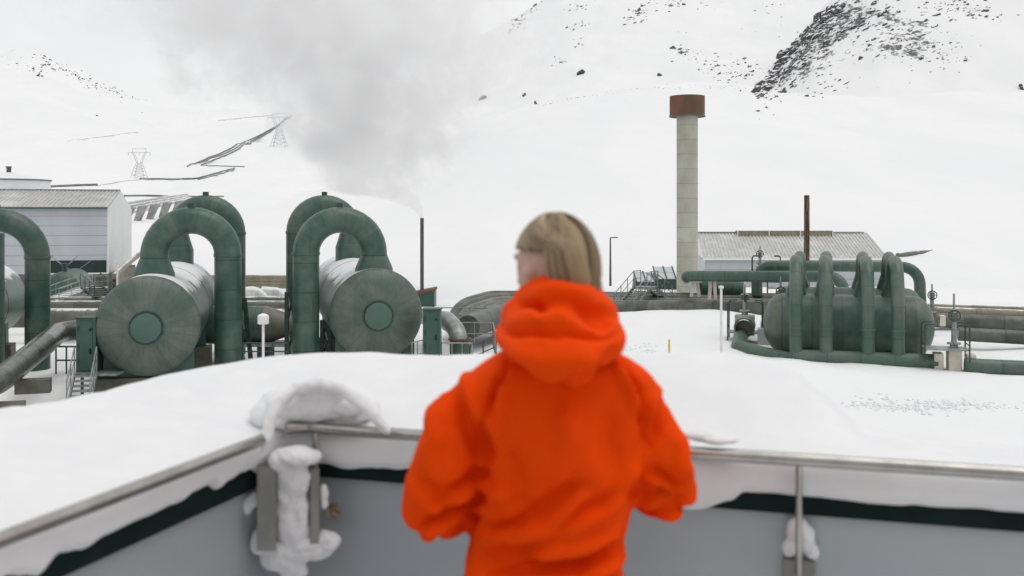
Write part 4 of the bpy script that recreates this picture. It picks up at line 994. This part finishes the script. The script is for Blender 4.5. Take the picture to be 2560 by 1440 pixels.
body.tube([hd(0,-.01,-.06),Q(1395,800,.0),Q(1398,900,.0)],[.058,.060,.075],20)
body.grid([ring(py,cx,hw,rf,rf) for py,cx,hw,rf in ((880,1398,90,.05),(945,1397,150,.065),(1000,1397,165,.07),(1120,1400,140,.075),(1250,1380,125,.07),(1400,1365,140,.075),(1520,1360,160,.09),(1600,1360,160,.1))],[0]*8,True,True,True)
ARM={-1:[(1250,1010,.015,.026),(1144,1100,.02,.026),(1098,1252,.02,.026),(1128,1290,.12,.030),(1190,1285,.28,.030),(1225,1276,.36,.027)],
      1:[(1540,1010,.015,.026),(1614,1090,.02,.026),(1648,1224,.02,.026),(1632,1245,.12,.030),(1575,1250,.28,.030),(1535,1246,.36,.027)]}
for s in (-1,1):
    A=ARM[s]; body.tube([Q(*a[:3]) for a in A],[a[3] for a in A],16)
    w=Q(*A[-1][:3]); fw=(w-Q(*A[-2][:3])).normalized(); sd=Vector((0,0,1)).cross(fw).normalized()*s
    Mh=Matrix((sd,fw,Vector((0,0,1)))).transposed(); body.ell(w+fw*.055,.018,.052,.042,16,12,Mh)
    for k,(L,z) in enumerate(((.072,.030),(.082,.010),(.076,-.010),(.060,-.029))):
        b0=w+fw*.092+Vector((0,0,z)); k1=b0+fw*L*.42-sd*.012; k2=k1+fw*L*.2-sd*.026; k3=k2-fw*L*.12-sd*.024
        body.tube([b0-fw*.03,b0,k1,k2,k3],[.010,.0098,.009,.0085,.007],9)
    b0=w+fw*.03+Vector((0,0,.034)); body.tube([b0,b0+fw*.03+Vector((0,0,.022))-sd*.01,b0+fw*.058+Vector((0,0,.022))-sd*.03],[.013,.011,.008],9)
zf=ZF+.01
def lz(px,z,dy): p=Q(px,540,dy); return Vector((p.x,p.y,z))
for s,cx in ((-1,1280),(1,1445)):
    body.tube([lz(cx+ -s*20,5.94,.0),lz(cx,5.5,.01),lz(cx,5.12,-.015)],[.078,.052,.038],16)
    body.ell(lz(cx,5.075,.05),.04,.11,.04,14,10)
me=bake(body,.0065,3); person=link(me,'person','skin')
tag(person,'person seen from behind in orange hooded jacket with blond chin length hair, looking left','person')
for s in (-1,1):
    e=MB().ell(hd(s*.030,.070,.008),.0105,.0105,.0105,14,10).build('eye',M['eye'],person)
# hair
hb=MB(); 
def hpnt(az,th,k=1.0): return hd(.080*k*math.sin(th)*math.sin(az), -.012+.106*k*math.sin(th)*math.cos(az), .012+.119*k*math.cos(th))
sh=[]
R_=[];
rows=[[hpnt(2*PI*j/48,PI*i/24) for j in range(48)] for i in range(25)]
base=len(hb.v)
for r in rows: hb.v.extend([tuple(p) for p in r]); 
for i in range(24):
    for j in range(48):
        az=(2*PI*(j+.5)/48+PI)%(2*PI)-PI; th=PI*(i+.5)/24
        lim= math.radians(50) if abs(az)<math.radians(50) else (math.radians(64 if az<0 else 84) if (-math.radians(120)<az<math.radians(112)) else math.radians(125))
        if th>lim: continue
        k=(j+1)%48; hb.f.append((base+i*48+j,base+i*48+k,base+(i+1)*48+k,base+(i+1)*48+j)); hb.uv.append(((0,0),)*4)
sh+= [.35]*len(hb.v)
endz=Q(0,712).z
lock=[random.random() for _ in range(25)]
for q in range(2600):
    az=random.uniform(-PI,PI); 
    if abs(az)<math.radians(50) and random.random()<.7: continue
    th0=random.uniform(.03,.9) ; k=random.uniform(1.0,1.07)
    long_=az>math.radians(100) or az<-math.radians(120); pts=[]
    az0=az*(.55 if not long_ else .9); 
    thE=math.radians(100) if long_ else math.radians(random.uniform(60,72) if az<0 else random.uniform(74,90)); azE=az+ (0 if long_ else math.copysign(math.radians(random.uniform(20,45)),az))
    th1=th0; 
    for i in range(9):
        w=i/8; th=th0+(thE-th0)*w; a=az0+(azE-az0)*w**1.2; pts.append(hpnt(a,th,k+.02*w))
    if long_ or azE>math.radians(102) or azE<-math.radians(128):
        fl=random.gauss(-.05,.14); ez=endz+random.gauss(0,.014)-.02*max(0,math.cos(azE+2.3)); p0=pts[-1]
        for i in range(1,5): 
            w=i/4; inward=(-.10+fl*.8)*w*w; pts.append(Vector((p0.x+(p0.x-HC.x)*inward*.6,p0.y+(p0.y-HC.y)*inward*.6,p0.z+(ez-p0.z)*w)))
    n0=len(hb.v); r=random.uniform(.0013,.0026); hb.tube(pts,[r*.8]+[r]*(len(pts)-2)+[r*.4],4,False)
    li=int((az+PI)/(2*PI)*24); sv=min(1,max(0,.0+.95*lock[li]+random.gauss(0,.16)))
    sh+=[sv]*(len(hb.v)-n0)
o=hb.build('hair',M['hair'],person); at=o.data.attributes.new('shade','FLOAT','POINT')
if len(sh)==len(o.data.vertices): at.data.foreach_set('value',np.array(sh,np.float32))
# jacket
jk=MB()
jk.grid([ring(py,cx,hw,rf,rb) for py,cx,hw,rf,rb in ((850,1400,90,.075,.07),(875,1400,140,.09,.085),(900,1401,180,.1,.1),(922,1400,214,.108,.11),(948,1398,240,.115,.11),(990,1398,240,.12,.118),(1050,1402,212,.125,.13),(1120,1404,197,.125,.137),(1200,1392,202,.12,.132),(1300,1376,194,.12,.13),(1380,1364,199,.122,.132),(1450,1358,203,.125,.135),(1540,1355,214,.13,.14),(1600,1355,214,.13,.14))],[0]*14,True,True,True)
SL={-1:[(1222,985,0,.058),(1186,1010,0,.068),(1140,1090,-.0,.0735),(1112,1190,-.005,.081),(1083,1266,-.005,.0755),(1105,1298,.07,.070),(1150,1298,.17,.062),(1192,1286,.28,.053),(1215,1279,.335,.047)],
     1:[(1562,985,0,.058),(1592,1008,0,.066),(1618,1085,0,.0685),(1648,1170,-.005,.071),(1667,1232,-.005,.0715),(1650,1244,.08,.067),(1605,1250,.18,.060),(1565,1250,.29,.052),(1542,1248,.335,.047)]}
for s in (-1,1): jk.tube([Q(*a[:3]) for a in SL[s]],[a[3] for a in SL[s]],20)
me=bake(jk,.0085,4)
def folds(me,lst,amp_n,seed,frq=9):
    c=coords(me); n=normals(me); px=1280+c[:,0]/KP; py=HOR-(c[:,2]-ZC)/KP; d=np.zeros(len(c))
    wx=fbm(px/60,py/60,seed+9,3)*16; wy=fbm(px/60,py/60,seed+19,3)*16
    for x0,y0,x1,y1,w,a in lst:
        ex,ey=x1-x0,y1-y0; L2=ex*ex+ey*ey; t=np.clip(((px+wx-x0)*ex+(py+wy-y0)*ey)/L2,0,1)
        dist=np.hypot(px+wx-x0-t*ex,py+wy-y0-t*ey); taper=np.sin(PI*np.clip(t*.9+.05,0,1))**.6
        w=w*1.3; q=dist/w; d+=a*.0058*np.exp(-q*q)*taper*(n[:,1]<.35)
    d+=amp_n*fbm(c[:,0]*frq+c[:,1]*frq*.5,c[:,2]*frq*1.5-c[:,1]*frq*.4,seed,4)
    d=np.where(d<0,-.032*np.tanh(-d/.032),.030*np.tanh(d/.030)); setco(me,c+n*d[:,None])
folds(me,[(1268,885,1218,1040,7,-7),(1218,1040,1208,1120,8,-8),(1538,885,1598,1010,7,-7),(1598,1010,1606,1100,8,-8),(1285,880,1238,1040,9,5),(1520,880,1580,1010,9,5),
 (1145,985,1212,1125,15,-9),(1165,950,1235,1060,13,8),(1208,1172,1117,1225,12,-11),(1195,1225,1058,1303,13,-12),(1182,1270,1084,1349,13,-11),(1200,1200,1090,1262,11,9),(1190,1248,1070,1325,11,9),(1110,1000,1075,1130,18,6),(1060,1180,1130,1260,14,-6),
 (1522,1303,1326,1349,14,11),(1548,1336,1234,1395,15,-12),(1540,1366,1250,1425,15,11),(1443,1179,1313,1258,15,-9),(1450,1205,1320,1285,14,8),(1221,1290,1365,1251,13,-9),(1225,1315,1370,1275,12,7),(1560,1398,1400,1440,14,-10),(1200,1360,1330,1330,12,-8),
 (1411,996,1411,1090,16,5),(1570,1180,1420,1250,14,-6),(1585,1140,1500,1240,14,6),(1270,1100,1300,1230,22,-5),(1500,1010,1530,1150,26,-6),(1400,1290,1500,1240,14,7),(1240,1210,1290,1180,14,7),(1400,1395,1520,1375,12,8),(1190,1400,1260,1440,14,7),
 (1650,1000,1620,1088,14,-8),(1632,985,1600,1070,12,6),(1587,1192,1711,1238,12,-11),(1580,1218,1730,1277,12,-12),(1606,1160,1691,1192,12,-9),(1590,1205,1715,1255,11,9),(1590,1180,1700,1212,10,7),(1610,1290,1700,1240,12,-8),(1680,1080,1712,1180,14,6)],.006,71)
o=link(me,'jacket','jacket',person)
# seams across the shoulders
hm=MB(); 
for z0 in (1590,): hm.grid([ring(z0-14,1355,216,.132,.142),ring(z0+14,1355,216,.132,.142)],[0,1],True).build('hem',M['jacket'],o)
# hood and collar: rolls of cloth round the neck
hh=MB()
def torus(cx,hw,ry,dy,pyb,pys,pyf,r,a0=0,a1=2*PI,n=40,rs=None):
    pts=[];rad=[]
    for i in range(n+1):
        a=a0+(a1-a0)*i/n; sn=math.sin(a)   # a=-90deg is the back, facing the camera
        py = pys+(pyb-pys)*max(0,-sn)**1.3 + (pyf-pys)*max(0,sn)
        p=Q(cx+hw*math.cos(a),py,dy+ry*sn); pts.append(p); rad.append(r*(1 if rs is None else 1-rs*(1-max(0,-sn))))
    hh.tube(pts,rad,16)
torus(1398,82,.088,.03,716,762,795,.036)
torus(1399,102,.105,.02,758,795,825,.043)
torus(1399,110,.110,.015,810,835,865,.048)
torus(1399,104,.15,-.035,842,836,850,.062,PI*.98,PI*2.02,40,.22)
torus(1400,66,.145,-.04,866,855,850,.05,PI*1.05,PI*1.95,24,.3)
hh.ell(Q(1407,893,-.115),.075,.05,.05,20,12)
hh.ell(Q(1399,800,-.02),.105,.10,.055,24,14)
me=bake(hh,.0075,9)
folds(me,[(1262,806,1400,800,8,-9),(1400,800,1545,812,8,-9),(1290,845,1400,905,14,7),(1270,870,1400,945,12,-8),(1530,845,1440,915,14,-7),(1300,745,1360,775,12,-7),(1440,760,1520,790,12,-7),(1340,720,1460,722,12,5),(1330,860,1470,858,16,6),(1350,925,1410,900,12,-6),(1290,780,1420,778,10,5)],.006,83)
link(me,'hood','jacket',person)
# trousers, boots
tr=MB()
tr.grid([ring(py,1358,hw,.125,.125) for py,hw in ((1480,180),(1560,192),(1640,196),(1700,190))],[0]*4,True,True,True)
for s,cx in ((-1,1280),(1,1440)): tr.tube([lz(cx-s*16,5.86,.0),lz(cx,5.5,.01),lz(cx,5.16,-.01)],[.098,.078,.068],20)
me=bake(tr,.012,3); lump(me,.012,7,91); link(me,'trousers','trousers',person)
for s,cx in ((-1,1280),(1,1445)):
    bt=MB(); bt.tube([lz(cx,5.22,-.012),lz(cx,5.1,-.012)],[.062,.058],16); bt.ell(lz(cx,5.08,.05),.05,.14,.045,18,12); bt.cbox(lz(cx,5.04,.045),.095,.27,.03)
    me=bake(bt,.008,3); link(me,'boot','boot',person)

# ------------------------------------------------------------------ steam, sky, sun, camera
def steam():
    tab=[(548,1055,72.6,5),(538,1053,72.7,9),(520,1044,73,20),(502,1012,73.6,52),(482,960,74.5,115),(455,925,75.5,170),(400,920,77,205),(320,920,79,270),(220,875,82,390),(120,835,85,500),(0,760,89,610),(-120,680,93,690),(-240,620,97,700)]
    rows=[]
    for py,px,Y,r in tab: p=P(px,py,Y); rows.append((p.z,p.x,p.y,S(r,Y)))
    mb=MB(); seg=28; n=[]
    for z,x,y,r in rows: n.append([Vector((x+1.35*r*math.cos(2*PI*j/seg),y+1.0*r*math.sin(2*PI*j/seg),z)) for j in range(seg)])
    mb.grid(n,[0]*len(n),True,True,True)
    m=bpy.data.materials.new('steam'); m.use_nodes=True; nt=m.node_tree; nt.nodes.remove(nt.nodes['Principled BSDF'])
    out=nt.nodes['Material Output']; pv=nd(nt,'ShaderNodeVolumePrincipled'); nt.links.new(pv.outputs[0],out.inputs['Volume'])
    co=objco(nt); sp=nd(nt,'ShaderNodeSeparateXYZ'); nt.links.new(co,sp.inputs[0])
    z0,z1=rows[0][0],rows[-1][0]; X0,X1,Y0,Y1,R1=-32,5,70,100,30
    fac=math_(nt,'DIVIDE',math_(nt,'SUBTRACT',sp.outputs[2],z0),z1-z0)
    rp=nd(nt,'ShaderNodeValToRGB'); nt.links.new(fac,rp.inputs[0]); el=rp.color_ramp.elements
    for i,(z,x,y,r) in enumerate(rows):
        e=el[0] if i==0 else (el[-1] if i==len(rows)-1 else el.new((z-z0)/(z1-z0)))
        e.position=(z-z0)/(z1-z0); e.color=((x-X0)/(X1-X0),(y-Y0)/(Y1-Y0),r/R1,1)
    cs=nd(nt,'ShaderNodeSeparateColor'); nt.links.new(rp.outputs[0],cs.inputs[0])
    cx=math_(nt,'MULTIPLY_ADD',cs.outputs[0],X1-X0,X0); cy=math_(nt,'MULTIPLY_ADD',cs.outputs[1],Y1-Y0,Y0); r=math_(nt,'MULTIPLY',cs.outputs[2],R1)
    dx=math_(nt,'SUBTRACT',sp.outputs[0],cx); dy=math_(nt,'MULTIPLY',math_(nt,'SUBTRACT',sp.outputs[1],cy),1.3)
    d=math_(nt,'SQRT',math_(nt,'ADD',math_(nt,'MULTIPLY',dx,dx),math_(nt,'MULTIPLY',dy,dy)))
    q=math_(nt,'SUBTRACT',1.0,math_(nt,'DIVIDE',d,r))
    # billows grow with the plume: noise frequency falls with height
    big=noise_(nt,co,.13,5,.6); sml=noise_(nt,co,.62,4,.6)
    nz=math_(nt,'ADD',math_(nt,'MULTIPLY',math_(nt,'SUBTRACT',big,.5),3.2),math_(nt,'MULTIPLY',math_(nt,'SUBTRACT',sml,.5),1.5))
    sc=ramp_(nt,fac,0.0,.12); nz=math_(nt,'MULTIPLY',nz,math_(nt,'MULTIPLY_ADD',sc,.75,.25))
    m_=ramp_(nt,math_(nt,'ADD',q,nz),.02,.5)
    b3=noise_(nt,co,.27,6,.62); m_=math_(nt,'MULTIPLY',m_,math_(nt,'MULTIPLY_ADD',ramp_(nt,b3,.42,.6),1.5,.25))
    dens=math_(nt,'ADD',math_(nt,'DIVIDE',2.0,r),.024)
    nt.links.new(math_(nt,'MULTIPLY',m_,dens),pv.inputs['Density'])
    pv.inputs['Color'].default_value=(.95,.95,.955,1); pv.inputs['Anisotropy'].default_value=.1
    o=mb.build('steam',m,smooth=False); tag(o,'grey white steam cloud rising from the thin stack and spreading to the upper left',kind='stuff')
steam()
w=bpy.data.worlds.new('World'); scene.world=w; w.use_nodes=True; nt=w.node_tree; bg=nt.nodes['Background']
SUN_EL,SUN_AZ=math.radians(72),math.radians(100)      # azimuth clockwise from +Y: behind the camera, to its left
sk=nd(nt,'ShaderNodeTexSky'); sk.sky_type='NISHITA'; sk.sun_disc=False; sk.sun_elevation=SUN_EL; sk.sun_rotation=SUN_AZ
hs=nd(nt,'ShaderNodeHueSaturation'); hs.inputs['Saturation'].default_value=.08; hs.inputs['Value'].default_value=1.0; nt.links.new(sk.outputs[0],hs.inputs['Color'])
tc=nd(nt,'ShaderNodeTexCoord').outputs['Generated']
cl=noise_(nt,tc,3.2,6,.55,(1,1,2.2)); cl=ramp_(nt,cl,.3,.7)
cloud=mix_(nt,cl,(8.6,8.7,8.85),(9.7,9.7,9.7))
nt.links.new(mix_(nt,.88,hs.outputs[0],cloud),bg.inputs['Color']); bg.inputs['Strength'].default_value=.1
sd=bpy.data.lights.new('sun','SUN'); sd.energy=.95; sd.angle=math.radians(40); sd.color=(1,.97,.93)
so=bpy.data.objects.new('sun',sd); COL.objects.link(so)
dirv=Vector((math.sin(SUN_AZ)*math.cos(SUN_EL),math.cos(SUN_AZ)*math.cos(SUN_EL),math.sin(SUN_EL)))
so.rotation_euler=dirv.to_track_quat('Z','Y').to_euler()
so.location=(0,-20,40)
cd=bpy.data.cameras.new('camera'); cam=bpy.data.objects.new('camera',cd); COL.objects.link(cam)
cam.location=(0,0,ZC); cam.rotation_euler=(PI/2,0,0); cd.sensor_width=36; cd.lens=36*F/2560; cd.shift_y=-(720-HOR)/2560
cd.clip_start=.05; cd.clip_end=6000; cd.dof.use_dof=True; cd.dof.focus_distance=48; cd.dof.aperture_fstop=2.9
scene.camera=cam
vs=scene.view_settings; vs.view_transform='Standard'; vs.look='None'; vs.exposure=0; vs.gamma=1; vs.use_curve_mapping=False
cy=scene.cycles; cy.use_denoising=True; cy.max_bounces=8; cy.diffuse_bounces=4; cy.glossy_bounces=3; cy.volume_bounces=3; cy.volume_step_rate=.6; cy.volume_max_steps=256
cy.sample_clamp_indirect=6
